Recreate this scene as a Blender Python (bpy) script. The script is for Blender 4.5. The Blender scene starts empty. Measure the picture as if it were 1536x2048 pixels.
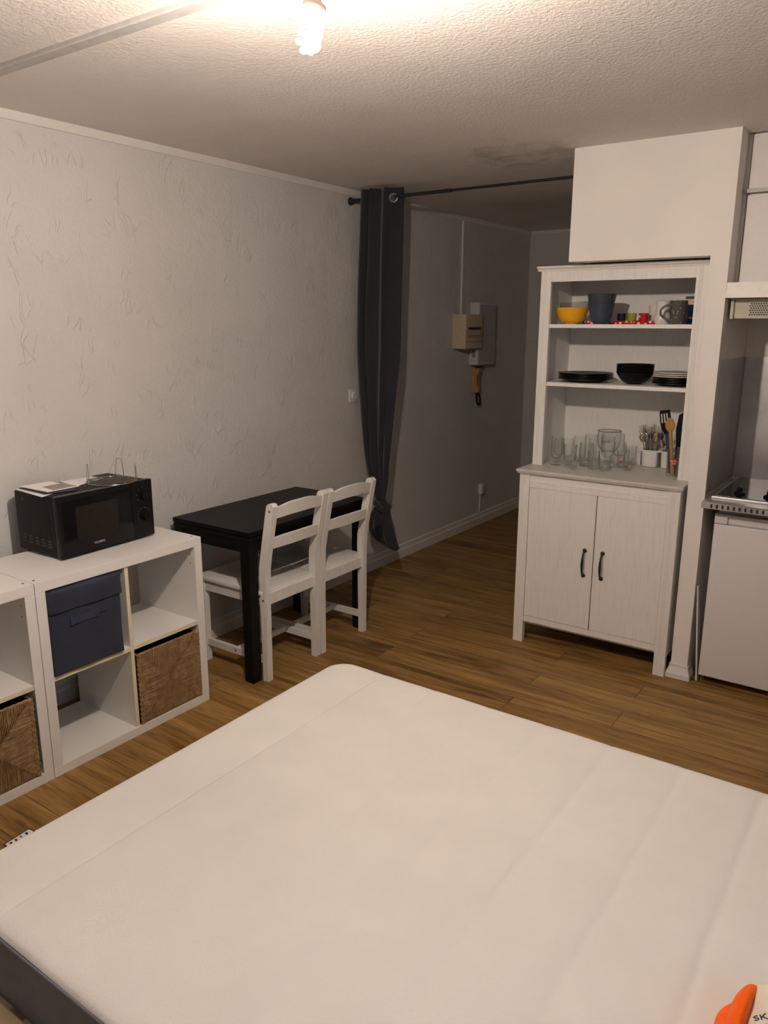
import bpy, bmesh, math, random
from math import sin, cos, pi, radians, sqrt, atan2, exp
from mathutils import Vector, Matrix
random.seed(7)
sc = bpy.context.scene
COL = sc.collection

# ------------------------------------------------------------------ camera
def cam_axes(yaw, pitch, roll):
    f = Vector((-sin(yaw)*cos(pitch), cos(yaw)*cos(pitch), -sin(pitch)))
    r = Vector((cos(yaw), sin(yaw), 0)); u = r.cross(f)
    return cos(roll)*r + sin(roll)*u, -sin(roll)*r + cos(roll)*u, f
_r, _u, _f = cam_axes(0.6106, 0.2383, 0.0028)
cd = bpy.data.cameras.new('camera'); cam = bpy.data.objects.new('camera', cd); COL.objects.link(cam)
cam.matrix_world = Matrix(((_r.x, _u.x, -_f.x, 2.9936), (_r.y, _u.y, -_f.y, -0.0853), (_r.z, _u.z, -_f.z, 1.6502), (0, 0, 0, 1)))
cd.sensor_fit = 'HORIZONTAL'; cd.sensor_width = 36; cd.lens = 36*1539.23/1536; cd.clip_start = 0.02
sc.camera = cam

# ------------------------------------------------------------------ world, exposure
wd = bpy.data.worlds.new('world'); sc.world = wd; wd.use_nodes = True
wd.node_tree.nodes['Background'].inputs[0].default_value = (0.02, 0.022, 0.03, 1)
wd.node_tree.nodes['Background'].inputs[1].default_value = 0.2
sc.view_settings.view_transform = 'Standard'; sc.view_settings.look = 'None'
sc.view_settings.gamma = 1; sc.view_settings.use_curve_mapping = False
sc.view_settings.exposure = 0.0
sc.cycles.transparent_max_bounces = 48
wl = bpy.data.lights.new('cool_fill_light', 'AREA'); wl.shape = 'RECTANGLE'; wl.size = 1.25; wl.size_y = 1.15; wl.energy = 9.0; wl.color = (0.62, 0.78, 1.0)  # added cool fill, lifts the shadows around the microwave and shelf units
wlo = bpy.data.objects.new('cool_fill_light', wl); COL.objects.link(wlo); wlo.location = (3.93, 0.30, 1.50); wlo.rotation_euler = (0, radians(90), 0)
LAMP_STRENGTH = 2330.0
LAMP_COLOR = (1.0, 0.835, 0.70)

# ------------------------------------------------------------------ materials
def new_mat(name):
    m = bpy.data.materials.new(name); m.use_nodes = True
    return m, m.node_tree.nodes, m.node_tree.links, m.node_tree.nodes['Principled BSDF']
def tex(n, l, kind, scale=None, coord='Object', mscale=None, **kw):
    tc = n.new('ShaderNodeTexCoord'); mp = n.new('ShaderNodeMapping')
    l.new(tc.outputs[coord], mp.inputs[0])
    if mscale: mp.inputs['Scale'].default_value = mscale
    t = n.new(kind); l.new(mp.outputs[0], t.inputs['Vector'])
    if scale is not None: t.inputs['Scale'].default_value = scale
    for k, v in kw.items():
        t.inputs[k].default_value = v
    return t
def ramp(n, l, src, stops):
    r = n.new('ShaderNodeValToRGB'); l.new(src, r.inputs[0])
    e = r.color_ramp.elements
    e[0].position, e[0].color = stops[0][0], (*stops[0][1], 1)
    e[1].position, e[1].color = stops[-1][0], (*stops[-1][1], 1)
    for p, c in stops[1:-1]:
        k = e.new(p); k.color = (*c, 1)
    return r
def math_n(n, l, op, a, b=None, c=None):
    m = n.new('ShaderNodeMath'); m.operation = op
    for i, v in enumerate((a, b, c)):
        if v is None: continue
        if isinstance(v, (int, float)): m.inputs[i].default_value = v
        else: l.new(v, m.inputs[i])
    return m.outputs[0]
def bump(n, l, h, bsdf, strength=0.3, dist=0.01, prev=None):
    b = n.new('ShaderNodeBump'); b.inputs['Strength'].default_value = strength; b.inputs['Distance'].default_value = dist
    l.new(h, b.inputs['Height'])
    if prev: l.new(prev, b.inputs['Normal'])
    if bsdf: l.new(b.outputs[0], bsdf.inputs['Normal'])
    return b.outputs[0]
def simple(name, col, rough=0.5, metal=0.0, noise=0.04, nscale=30, bstr=0.0, bscale=200, bdist=0.001, coat=0.0, sheen=0.0, spec=0.5):
    m, n, l, b = new_mat(name)
    t = tex(n, l, 'ShaderNodeTexNoise', nscale, Detail=4.0)
    a = tuple(max(0, c*(1-noise)) for c in col); d = tuple(min(1, c*(1+noise)) for c in col)
    r = ramp(n, l, t.outputs[0], [(0.3, a), (0.7, d)])
    l.new(r.outputs[0], b.inputs['Base Color'])
    b.inputs['Roughness'].default_value = rough; b.inputs['Metallic'].default_value = metal
    b.inputs['Coat Weight'].default_value = coat; b.inputs['Sheen Weight'].default_value = sheen
    b.inputs['Specular IOR Level'].default_value = spec
    if bstr:
        t2 = tex(n, l, 'ShaderNodeTexNoise', bscale, Detail=3.0)
        bump(n, l, t2.outputs[0], b, bstr, bdist)
    return m

def mat_plaster():
    m, n, l, b = new_mat('rough_plaster')
    t = tex(n, l, 'ShaderNodeTexNoise', 2.2, Detail=6.0)
    r = ramp(n, l, t.outputs[0], [(0.3, (0.585, 0.575, 0.56)), (0.7, (0.635, 0.625, 0.61))])
    l.new(r.outputs[0], b.inputs['Base Color']); b.inputs['Roughness'].default_value = 0.75
    # trowel scratches: thin ridges of a warped stretched voronoi, kept only in patches
    w = tex(n, l, 'ShaderNodeTexNoise', 3.0, Detail=3.0)
    tc = n.new('ShaderNodeTexCoord')
    va = n.new('ShaderNodeVectorMath'); va.operation = 'MULTIPLY_ADD'
    l.new(w.outputs['Color'], va.inputs[0]); va.inputs[1].default_value = (0.22, 0.22, 0.22); l.new(tc.outputs['Object'], va.inputs[2])
    ridges = []
    for ang, sc_, th in ((0.5, (1, 13.0, 3.4), 0.022), (-0.8, (1, 11.0, 3.0), 0.020)):
        mp = n.new('ShaderNodeMapping'); l.new(va.outputs[0], mp.inputs[0])
        mp.vector_type = 'POINT'; mp.inputs['Rotation'].default_value = (ang, 0, 0); mp.inputs['Scale'].default_value = sc_
        v = n.new('ShaderNodeTexVoronoi'); v.feature = 'DISTANCE_TO_EDGE'; v.inputs['Scale'].default_value = 1.3
        l.new(mp.outputs[0], v.inputs['Vector'])
        mr = n.new('ShaderNodeMapRange'); mr.inputs[1].default_value = 0.0; mr.inputs[2].default_value = th
        mr.inputs[3].default_value = 1; mr.inputs[4].default_value = 0; l.new(v.outputs['Distance'], mr.inputs[0])
        ridges.append(mr.outputs[0])
    mask = tex(n, l, 'ShaderNodeTexNoise', 8.0, Detail=2.0)
    mk = ramp(n, l, mask.outputs[0], [(0.53, (0, 0, 0)), (0.62, (1, 1, 1))])
    mx = math_n(n, l, 'MAXIMUM', ridges[0], ridges[1])
    mm = math_n(n, l, 'MULTIPLY', mx, mk.outputs[0])
    f = tex(n, l, 'ShaderNodeTexNoise', 55, Detail=5.0, Roughness=0.6)
    g = tex(n, l, 'ShaderNodeTexNoise', 9, Detail=4.0)
    s = math_n(n, l, 'MULTIPLY_ADD', f.outputs[0], 0.62, math_n(n, l, 'MULTIPLY', mm, 0.34))
    s = math_n(n, l, 'MULTIPLY_ADD', g.outputs[0], 1.0, s)
    bump(n, l, s, b, 0.75, 0.009)
    return m
def mat_popcorn():
    m, n, l, b = new_mat('stippled_ceiling')
    t = tex(n, l, 'ShaderNodeTexNoise', 1.7, Detail=7.0, Roughness=0.65)
    base = ramp(n, l, t.outputs[0], [(0.3, (0.78, 0.735, 0.705)), (0.7, (0.86, 0.815, 0.785))])
    # grey damp marks near the bulkhead
    tc = n.new('ShaderNodeTexCoord')
    va = n.new('ShaderNodeVectorMath'); va.operation = 'DISTANCE'
    st = tex(n, l, 'ShaderNodeTexNoise', 5, Detail=6.0, Roughness=0.7)
    vm = n.new('ShaderNodeVectorMath'); vm.operation = 'MULTIPLY_ADD'
    l.new(st.outputs['Color'], vm.inputs[0]); vm.inputs[1].default_value = (0.5, 0.5, 0); l.new(tc.outputs['Object'], vm.inputs[2])
    l.new(vm.outputs[0], va.inputs[0]); va.inputs[1].default_value = (1.55, 3.80, 2.4367)
    k = ramp(n, l, va.outputs['Value'], [(0.05, (1, 1, 1)), (0.42, (0, 0, 0))])
    k2 = ramp(n, l, st.outputs[0], [(0.46, (0, 0, 0)), (0.62, (1, 1, 1))])
    kk = math_n(n, l, 'MULTIPLY', math_n(n, l, 'MULTIPLY', k.outputs[0], k2.outputs[0]), 0.55)
    mix = n.new('ShaderNodeMix'); mix.data_type = 'RGBA'
    l.new(kk, mix.inputs['Factor']); l.new(base.outputs[0], mix.inputs['A']); mix.inputs['B'].default_value = (0.25, 0.225, 0.20, 1)
    l.new(mix.outputs['Result'], b.inputs['Base Color']); b.inputs['Roughness'].default_value = 0.85
    f = tex(n, l, 'ShaderNodeTexNoise', 75, Detail=4.0, Roughness=0.65)
    g = tex(n, l, 'ShaderNodeTexNoise', 3.0, Detail=3.0)
    s = math_n(n, l, 'MULTIPLY_ADD', g.outputs[0], 1.2, f.outputs[0])
    bump(n, l, s, b, 0.8, 0.0065)
    return m
def mat_floor():
    m, n, l, b = new_mat('oak_planks')
    tc = n.new('ShaderNodeTexCoord'); mp = n.new('ShaderNodeMapping'); l.new(tc.outputs['Object'], mp.inputs[0])
    mp.inputs['Location'].default_value = (0.35, 0.055, 0)
    br = n.new('ShaderNodeTexBrick'); l.new(mp.outputs[0], br.inputs['Vector'])
    br.inputs['Scale'].default_value = 1; br.inputs['Brick Width'].default_value = 1.22; br.inputs['Row Height'].default_value = 0.155
    br.inputs['Mortar Size'].default_value = 0.0016; br.inputs['Mortar Smooth'].default_value = 0.1
    br.offset = 0.37; br.offset_frequency = 2
    br.inputs['Color1'].default_value = (0, 0, 0, 1); br.inputs['Color2'].default_value = (1, 1, 1, 1); br.inputs['Mortar'].default_value = (0.5, 0.5, 0.5, 1)
    # per-plank value shifts the grain
    cx = n.new('ShaderNodeCombineXYZ'); sp = n.new('ShaderNodeSeparateColor'); l.new(br.outputs['Color'], sp.inputs[0])
    l.new(math_n(n, l, 'MULTIPLY', sp.outputs[0], 31.0), cx.inputs[0]); l.new(math_n(n, l, 'MULTIPLY', sp.outputs[0], 7.0), cx.inputs[1])
    va = n.new('ShaderNodeVectorMath'); va.operation = 'ADD'; l.new(mp.outputs[0], va.inputs[0]); l.new(cx.outputs[0], va.inputs[1])
    def st(scale, ms, det, dist=0.0):
        q = n.new('ShaderNodeMapping'); l.new(va.outputs[0], q.inputs[0]); q.inputs['Scale'].default_value = ms
        t = n.new('ShaderNodeTexNoise'); l.new(q.outputs[0], t.inputs['Vector']); t.inputs['Scale'].default_value = scale
        t.inputs['Detail'].default_value = det; t.inputs['Distortion'].default_value = dist; return t.outputs[0]
    g1 = st(3.0, (0.6, 7, 1), 5, 0.6); g2 = st(16, (0.5, 9, 1), 4); g3 = st(4, (1, 1.8, 1), 3)
    v = math_n(n, l, 'ADD', math_n(n, l, 'MULTIPLY', g1, 0.62), math_n(n, l, 'MULTIPLY', g2, 0.38))
    v = math_n(n, l, 'ADD', v, math_n(n, l, 'MULTIPLY', math_n(n, l, 'SUBTRACT', sp.outputs[0], 0.5), 0.10))
    col = ramp(n, l, v, [(0.33, (0.095, 0.048, 0.013)), (0.44, (0.205, 0.112, 0.032)), (0.56, (0.315, 0.183, 0.058)), (0.70, (0.42, 0.26, 0.095))])
    # knots
    q = n.new('ShaderNodeMapping'); l.new(va.outputs[0], q.inputs[0]); q.inputs['Scale'].default_value = (1.5, 4.2, 1)
    vo = n.new('ShaderNodeTexVoronoi'); l.new(q.outputs[0], vo.inputs['Vector']); vo.inputs['Scale'].default_value = 1.7
    kn = ramp(n, l, vo.outputs['Distance'], [(0.015, (1, 1, 1)), (0.12, (0, 0, 0))])
    kf = math_n(n, l, 'MULTIPLY', kn.outputs[0], math_n(n, l, 'MULTIPLY', g3, 1.15))
    mx = n.new('ShaderNodeMix'); mx.data_type = 'RGBA'; l.new(kf, mx.inputs['Factor']); l.new(col.outputs[0], mx.inputs['A']); mx.inputs['B'].default_value = (0.055, 0.026, 0.012, 1)
    m2 = n.new('ShaderNodeMix'); m2.data_type = 'RGBA'; l.new(math_n(n, l, 'MULTIPLY', br.outputs['Fac'], 0.8), m2.inputs['Factor'])
    l.new(mx.outputs['Result'], m2.inputs['A']); m2.inputs['B'].default_value = (0.04, 0.02, 0.01, 1)
    l.new(m2.outputs['Result'], b.inputs['Base Color'])
    b.inputs['Roughness'].default_value = 0.5; b.inputs['Specular IOR Level'].default_value = 0.35
    s = math_n(n, l, 'SUBTRACT', v, br.outputs['Fac'])
    bump(n, l, s, b, 0.25, 0.0015)
    return m
def mat_white_wood(name, col=(0.80, 0.785, 0.76)):
    m, n, l, b = new_mat(name)
    t = tex(n, l, 'ShaderNodeTexNoise', 14, mscale=(9, 9, 0.7), Detail=6.0, Roughness=0.65)
    r = ramp(n, l, t.outputs[0], [(0.28, tuple(c*0.90 for c in col)), (0.5, col), (0.8, tuple(min(1, c*1.03) for c in col))])
    l.new(r.outputs[0], b.inputs['Base Color']); b.inputs['Roughness'].default_value = 0.5
    bump(n, l, t.outputs[0], b, 0.25, 0.0015)
    return m
def mat_glass(name, tint=(0.985, 0.99, 0.985), ior=1.5):
    m, n, l, b = new_mat(name); n.remove(b)
    out = n['Material Output']
    tr = n.new('ShaderNodeBsdfTransparent')
    gl = n.new('ShaderNodeBsdfGlossy'); gl.inputs['Roughness'].default_value = 0.03
    lw = n.new('ShaderNodeLayerWeight'); lw.inputs[0].default_value = 0.5
    fac = math_n(n, l, 'MULTIPLY_ADD', math_n(n, l, 'POWER', lw.outputs['Facing'], 3.0), 0.80, 0.05)
    t = tex(n, l, 'ShaderNodeTexNoise', 70, Detail=2.0)
    bp = n.new('ShaderNodeBump'); bp.inputs['Strength'].default_value = 0.5; bp.inputs['Distance'].default_value = 0.001
    cr = ramp(n, l, lw.outputs['Facing'], [(0.55, tint), (0.97, tuple(c*0.55 for c in tint))]); l.new(cr.outputs[0], tr.inputs[0])
    l.new(t.outputs[0], bp.inputs['Height']); l.new(bp.outputs[0], gl.inputs['Normal']); l.new(bp.outputs[0], lw.inputs['Normal'])
    mx = n.new('ShaderNodeMixShader'); l.new(fac, mx.inputs[0]); l.new(tr.outputs[0], mx.inputs[1]); l.new(gl.outputs[0], mx.inputs[2])
    l.new(mx.outputs[0], out.inputs[0])
    return m
def mat_mattress():
    m, n, l, b = new_mat('knitted_ticking')
    t = tex(n, l, 'ShaderNodeTexVoronoi', 190)
    u = tex(n, l, 'ShaderNodeTexNoise', 6, Detail=3.0)
    r = ramp(n, l, u.outputs[0], [(0.3, (0.615, 0.595, 0.565)), (0.7, (0.65, 0.63, 0.60))])
    l.new(r.outputs[0], b.inputs['Base Color']); b.inputs['Roughness'].default_value = 0.9; b.inputs['Sheen Weight'].default_value = 0.15
    bump(n, l, t.outputs['Distance'], b, 0.35, 0.0012)
    return m
def mat_rope(name):
    m, n, l, b = new_mat(name)
    t = tex(n, l, 'ShaderNodeTexNoise', 45, Detail=5.0, Roughness=0.7)
    r = ramp(n, l, t.outputs[0], [(0.3, (0.20, 0.115, 0.045)), (0.5, (0.30, 0.18, 0.078)), (0.7, (0.44, 0.285, 0.14))])
    l.new(r.outputs[0], b.inputs['Base Color']); b.inputs['Roughness'].default_value = 0.75
    bump(n, l, t.outputs[0], b, 0.6, 0.002)
    return m
def mat_steel(name, col=(0.50, 0.50, 0.52), rough=0.33, streak=(40, 40, 0.6), metal=1.0):
    m, n, l, b = new_mat(name)
    t = tex(n, l, 'ShaderNodeTexNoise', 5, mscale=streak, Detail=4.0)
    s = tex(n, l, 'ShaderNodeTexNoise', 5, Detail=5.0)
    r = ramp(n, l, s.outputs[0], [(0.3, tuple(c*0.72 for c in col)), (0.7, tuple(min(1, c*1.15) for c in col))])
    l.new(r.outputs[0], b.inputs['Base Color']); b.inputs['Metallic'].default_value = metal
    rr = n.new('ShaderNodeMapRange'); l.new(s.outputs[0], rr.inputs[0]); rr.inputs[3].default_value = rough*0.8; rr.inputs[4].default_value = rough*1.5
    l.new(rr.outputs[0], b.inputs['Roughness'])
    bump(n, l, t.outputs[0], b, 0.12, 0.001)
    return m
def mat_dots(name, base, dot, scale, size=0.22):
    m, n, l, b = new_mat(name)
    v = tex(n, l, 'ShaderNodeTexVoronoi', scale); v.inputs['Randomness'].default_value = 0.6
    r = ramp(n, l, v.outputs['Distance'], [(size, dot), (size+0.03, base)])
    l.new(r.outputs[0], b.inputs['Base Color']); b.inputs['Roughness'].default_value = 0.22
    return m
def mat_cloth(name, col, scale=260, rough=0.9):
    m, n, l, b = new_mat(name)
    w = tex(n, l, 'ShaderNodeTexNoise', scale, mscale=(1, 1, 0.25), Detail=2.0)
    u = tex(n, l, 'ShaderNodeTexNoise', 8, Detail=4.0)
    r = ramp(n, l, u.outputs[0], [(0.3, tuple(c*0.85 for c in col)), (0.7, tuple(c*1.15 for c in col))])
    l.new(r.outputs[0], b.inputs['Base Color']); b.inputs['Roughness'].default_value = rough; b.inputs['Sheen Weight'].default_value = 0.2
    bump(n, l, w.outputs[0], b, 0.35, 0.0012)
    return m
def mat_emit(name, col, strength):
    m, n, l, b = new_mat(name); n.remove(b)
    e = n.new('ShaderNodeEmission'); e.inputs[0].default_value = (*col, 1); e.inputs[1].default_value = strength
    l.new(e.outputs[0], n['Material Output'].inputs[0]); return m

M = {}
M['plaster'] = mat_plaster(); M['ceiling'] = mat_popcorn(); M['floor'] = mat_floor()
M['paint'] = simple('smooth_white_paint', (0.83, 0.80, 0.765), 0.55, bstr=0.5, bscale=24, bdist=0.0015, nscale=3)
M['dull'] = simple('low_bounce_taupe', (0.30, 0.27, 0.25), 0.7)  # dark tone for the unseen walls, chosen to cut bounced light
M['trim'] = simple('painted_trim', (0.70, 0.68, 0.65), 0.5, noise=0.02, nscale=3, bstr=0.1, bscale=60)
M['battens'] = simple('ceiling_batten_paint', (0.55, 0.54, 0.53), 0.6, noise=0.08)
M['laminate'] = simple('white_laminate', (0.78, 0.765, 0.735), 0.38, noise=0.015, nscale=8)
M['cream'] = simple('cream_edge_band', (0.76, 0.70, 0.50), 0.4, noise=0.03)
M['hole'] = simple('dark_screw_cap', (0.03, 0.025, 0.022), 0.5)
M['wwood'] = mat_white_wood('brushed_white_wood')
M['wwood_top'] = simple('worn_white_top', (0.60, 0.585, 0.55), 0.42, noise=0.07, nscale=60, bstr=0.2, bscale=150)
M['chair'] = mat_white_wood('white_lacquered_pine', (0.76, 0.745, 0.71))
M['black_wood'] = simple('black_brown_veneer', (0.007, 0.006, 0.005), 0.42, noise=0.3, bstr=0.15, bscale=60, spec=0.12)
M['black_metal'] = simple('matt_black_metal', (0.012, 0.012, 0.013), 0.45)
M['black_plastic'] = simple('black_plastic', (0.006, 0.006, 0.007), 0.38, noise=0.1, spec=0.2)
M['black_gloss'] = simple('black_gloss_door', (0.004, 0.004, 0.005), 0.14, noise=0.05, spec=0.2)
M['mw_shell'] = simple('black_powder_coated_shell', (0.007, 0.0065, 0.0065), 0.5, noise=0.1, bstr=0.1, bscale=500, spec=0.2)
M['mw_window'] = simple('dark_oven_window', (0.014, 0.011, 0.009), 0.16, noise=0.15, spec=0.3)
M['black_ceramic'] = simple('black_stoneware', (0.004, 0.004, 0.005), 0.35, spec=0.2)
M['navy_ceramic'] = simple('dark_slate_blue_stoneware', (0.035, 0.050, 0.075), 0.38, noise=0.2, bstr=0.3, bscale=60, bdist=0.002)
M['yellow_ceramic'] = simple('yellow_glazed_ceramic', (0.80, 0.40, 0.015), 0.2, noise=0.04)
M['green_ceramic'] = simple('lime_glaze', (0.33, 0.38, 0.03), 0.2)
M['dark_ceramic'] = simple('midnight_glaze', (0.012, 0.012, 0.028), 0.2)
M['white_ceramic'] = simple('white_porcelain', (0.76, 0.74, 0.70), 0.2)
M['green_plate'] = simple('sage_green_glaze', (0.17, 0.24, 0.18), 0.3)
M['red_dots'] = mat_dots('red_polka_dot_glaze', (0.50, 0.015, 0.02), (0.80, 0.74, 0.68), 42, 0.26)
M['grey_dots'] = mat_dots('grey_polka_dot_glaze', (0.085, 0.078, 0.07), (0.42, 0.39, 0.35), 70, 0.17)
def mat_floral():
    m, n, l, b = new_mat('white_glaze_gold_sprig')
    t = tex(n, l, 'ShaderNodeTexNoise', 55, Detail=3.0, Distortion=2.0); g = tex(n, l, 'ShaderNodeTexNoise', 18, Detail=2.0)
    r = ramp(n, l, t.outputs[0], [(0.47, (0, 0, 0)), (0.5, (1, 1, 1)), (0.53, (0, 0, 0))]); r2 = ramp(n, l, g.outputs[0], [(0.55, (0, 0, 0)), (0.6, (1, 1, 1))])
    f = math_n(n, l, 'MULTIPLY', r.outputs[0], r2.outputs[0])
    mx = n.new('ShaderNodeMix'); mx.data_type = 'RGBA'; l.new(f, mx.inputs['Factor']); mx.inputs['A'].default_value = (0.76, 0.73, 0.69, 1); mx.inputs['B'].default_value = (0.35, 0.2, 0.1, 1)
    l.new(mx.outputs['Result'], b.inputs['Base Color']); b.inputs['Roughness'].default_value = 0.2; return m
M['floral'] = mat_floral()
M['glass'] = mat_glass('clear_glass'); M['glass_dark'] = mat_glass('smoky_glass', (0.90, 0.91, 0.90))
M['pure_white'] = simple('white_plastic', (0.74, 0.735, 0.73), 0.35)
M['ivory'] = simple('yellowed_ivory_plastic', (0.58, 0.49, 0.36), 0.45, noise=0.05)
M['meter_grey'] = simple('pale_grey_plastic', (0.60, 0.58, 0.60), 0.45)
M['meter_front'] = simple('meter_front_grey', (0.42, 0.40, 0.41), 0.5)
M['amber'] = simple('ochre_plastic', (0.42, 0.27, 0.09), 0.45)
M['steel'] = mat_steel('brushed_steel', (0.62, 0.61, 0.62), 0.32, metal=0.75); M['steel_side'] = mat_steel('stained_steel_panel', (0.42, 0.41, 0.40), 0.28, metal=0.8)
M['chrome'] = simple('chrome_wire', (0.60, 0.56, 0.52), 0.22, metal=1.0)
M['cutlery'] = simple('stainless_cutlery', (0.42, 0.38, 0.33), 0.25, metal=1.0, noise=0.1)
M['hob_glass'] = simple('black_hob_glass', (0.006, 0.006, 0.008), 0.06, spec=0.6)
M['fridge'] = simple('fridge_white_enamel', (0.72, 0.70, 0.71), 0.38, noise=0.01, bstr=0.05, bscale=300)
M['hood'] = simple('hood_white_enamel', (0.72, 0.70, 0.66), 0.4)
M['hood_grille'] = simple('aged_grille_cream', (0.56, 0.54, 0.44), 0.5)
M['cab_door'] = simple('white_cabinet_door', (0.74, 0.72, 0.71), 0.45, noise=0.02)
M['cab_edge'] = simple('aluminium_edge', (0.45, 0.43, 0.40), 0.4)
M['mattress'] = mat_mattress()
M['mattress_side'] = mat_cloth('grey_border_fabric', (0.20, 0.205, 0.24), 60)
M['pine'] = simple('light_pine', (0.78, 0.58, 0.34), 0.5, noise=0.15, nscale=12)
M['rope'] = mat_rope('twisted_seagrass'); M['basket_dark'] = simple('dark_basket_inside', (0.028, 0.016, 0.009), 0.8)
M['navy_cloth'] = mat_cloth('navy_non_woven', (0.012, 0.017, 0.040), 220)
M['navy_strap'] = mat_cloth('navy_handle_strap', (0.015, 0.026, 0.055), 220)
M['curtain'] = mat_cloth('charcoal_curtain', (0.016, 0.0165, 0.022), 300)
M['eyelet'] = simple('brushed_nickel_eyelet', (0.45, 0.42, 0.38), 0.3, metal=1.0)
M['spoon_wood'] = mat_rope('bamboo')
M['spoon_wood'] = simple('bamboo_wood', (0.42, 0.215, 0.065), 0.55, noise=0.15, nscale=20)
M['blue_handle'] = simple('blue_handle_plastic', (0.02, 0.045, 0.12), 0.4)
M['red_label'] = simple('red_label', (0.55, 0.03, 0.02), 0.5)
M['white_ink'] = simple('white_ink', (0.75, 0.70, 0.65), 0.5)
M['grey_ink'] = simple('grey_ink', (0.42, 0.40, 0.38), 0.5)
M['dark_ink'] = simple('dark_ink', (0.02, 0.018, 0.03), 0.5)
M['paper'] = simple('white_paper', (0.86, 0.83, 0.78), 0.65); M['paper2'] = simple('cool_white_paper', (0.82, 0.80, 0.83), 0.6)
M['grey_print'] = simple('grey_print', (0.28, 0.25, 0.23), 0.5); M['navy_print'] = simple('navy_print', (0.03, 0.03, 0.07), 0.5)
M['orange'] = simple('orange_film', (0.80, 0.105, 0.002), 0.5, spec=0.25, noise=0.06)
M['bag_white'] = simple('translucent_white_film', (0.66, 0.62, 0.52), 0.35, noise=0.08, nscale=12, bstr=0.3, bscale=30, bdist=0.002)
M['cream_card'] = simple('cream_card', (0.62, 0.50, 0.33), 0.5); M['blue_card'] = simple('blue_card', (0.03, 0.12, 0.36), 0.45)
M['brown_card'] = simple('russet_print', (0.34, 0.12, 0.05), 0.5)
M['bulb'] = mat_emit('lit_bulb_tube', LAMP_COLOR, LAMP_STRENGTH)
M['bulb_base'] = simple('bulb_base_plastic', (0.75, 0.70, 0.62), 0.4); M['brass'] = simple('brass_cap', (0.6, 0.42, 0.22), 0.35, metal=1.0)

# ------------------------------------------------------------------ geometry helpers
def nb(): return bmesh.new()
def box(bm, x0, x1, y0, y1, z0, z1, bev=0.0, seg=2):
    g = bmesh.ops.create_cube(bm, size=1.0)['verts']
    for v in g:
        v.co = Vector((x0 if v.co.x < 0 else x1, y0 if v.co.y < 0 else y1, z0 if v.co.z < 0 else z1))
    if bev > 0:
        es = {e for v in g for e in v.link_edges}
        bmesh.ops.bevel(bm, geom=list(es), offset=bev, segments=seg, profile=0.5, affect='EDGES')
def tube(bm, pts, r, seg=8, closed=False, caps=True):
    pts = [Vector(p) for p in pts]; n = len(pts); rings = []; up = None
    for i, p in enumerate(pts):
        a = pts[(i-1) % n] if (closed or i > 0) else p; b = pts[(i+1) % n] if (closed or i < n-1) else p
        t = (b-a).normalized()
        if up is None:
            up = Vector((0, 0, 1)) if abs(t.z) < 0.9 else Vector((1, 0, 0))
        s = t.cross(up)
        if s.length < 1e-6: s = t.orthogonal()
        s.normalize(); up = s.cross(t).normalized()
        rr = r[i] if isinstance(r, (list, tuple)) else r
        rings.append([bm.verts.new(p + rr*(cos(2*pi*k/seg)*s + sin(2*pi*k/seg)*up)) for k in range(seg)])
    for i in range(n if closed else n-1):
        A, B = rings[i], rings[(i+1) % n]
        if closed and i == n-1:   # best alignment for closing ring
            off = min(range(seg), key=lambda o: (A[0].co-B[o].co).length)
            B = B[off:]+B[:off]
        for k in range(seg):
            try: bm.faces.new((A[k], A[(k+1) % seg], B[(k+1) % seg], B[k]))
            except ValueError: pass
    if caps and not closed:
        bm.faces.new(rings[0][::-1]); bm.faces.new(rings[-1])
def cyl(bm, p0, p1, r0, r1=None, seg=20):
    tube(bm, [p0, p1], [r0, r1 if r1 is not None else r0], seg)
def lathe(bm, prof, c=(0, 0, 0), seg=36, flute=None):
    rings = []
    for r, z in prof:
        if r < 1e-5: rings.append([bm.verts.new((c[0], c[1], c[2]+z))]); continue
        ring = []
        for k in range(seg):
            a = 2*pi*k/seg; q = r*(1+(flute(a, z) if flute else 0))
            ring.append(bm.verts.new((c[0]+q*cos(a), c[1]+q*sin(a), c[2]+z)))
        rings.append(ring)
    for A, B in zip(rings, rings[1:]):
        for k in range(seg):
            k2 = (k+1) % seg
            if len(A) == 1 and len(B) == 1: break
            if len(A) == 1: bm.faces.new((A[0], B[k2], B[k]))
            elif len(B) == 1: bm.faces.new((A[k], A[k2], B[0]))
            else: bm.faces.new((A[k], A[k2], B[k2], B[k]))
def prism(bm, poly, f0, f1):
    """poly list of 2D points; f0, f1 map a 2D point to 3D at the two ends"""
    a = [bm.verts.new(f0(p)) for p in poly]; b = [bm.verts.new(f1(p)) for p in poly]
    bm.faces.new(a[::-1]); bm.faces.new(b)
    for i in range(len(poly)):
        j = (i+1) % len(poly); bm.faces.new((a[i], a[j], b[j], b[i]))
def prism_y(bm, poly, y0, y1): prism(bm, poly, lambda p: (p[0], y0, p[1]), lambda p: (p[0], y1, p[1]))
def prism_x(bm, poly, x0, x1): prism(bm, poly, lambda p: (x0, p[0], p[1]), lambda p: (x1, p[0], p[1]))
def prism_z(bm, poly, z0, z1): prism(bm, poly, lambda p: (p[0], p[1], z0), lambda p: (p[0], p[1], z1))
def rrect(x0, x1, y0, y1, r, seg=5):
    o = []
    for cx, cy, a0 in ((x1-r, y1-r, 0), (x0+r, y1-r, 90), (x0+r, y0+r, 180), (x1-r, y0+r, 270)):
        for k in range(seg+1):
            a = radians(a0+90*k/seg); o.append((cx+r*cos(a), cy+r*sin(a)))
    return o
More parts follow.
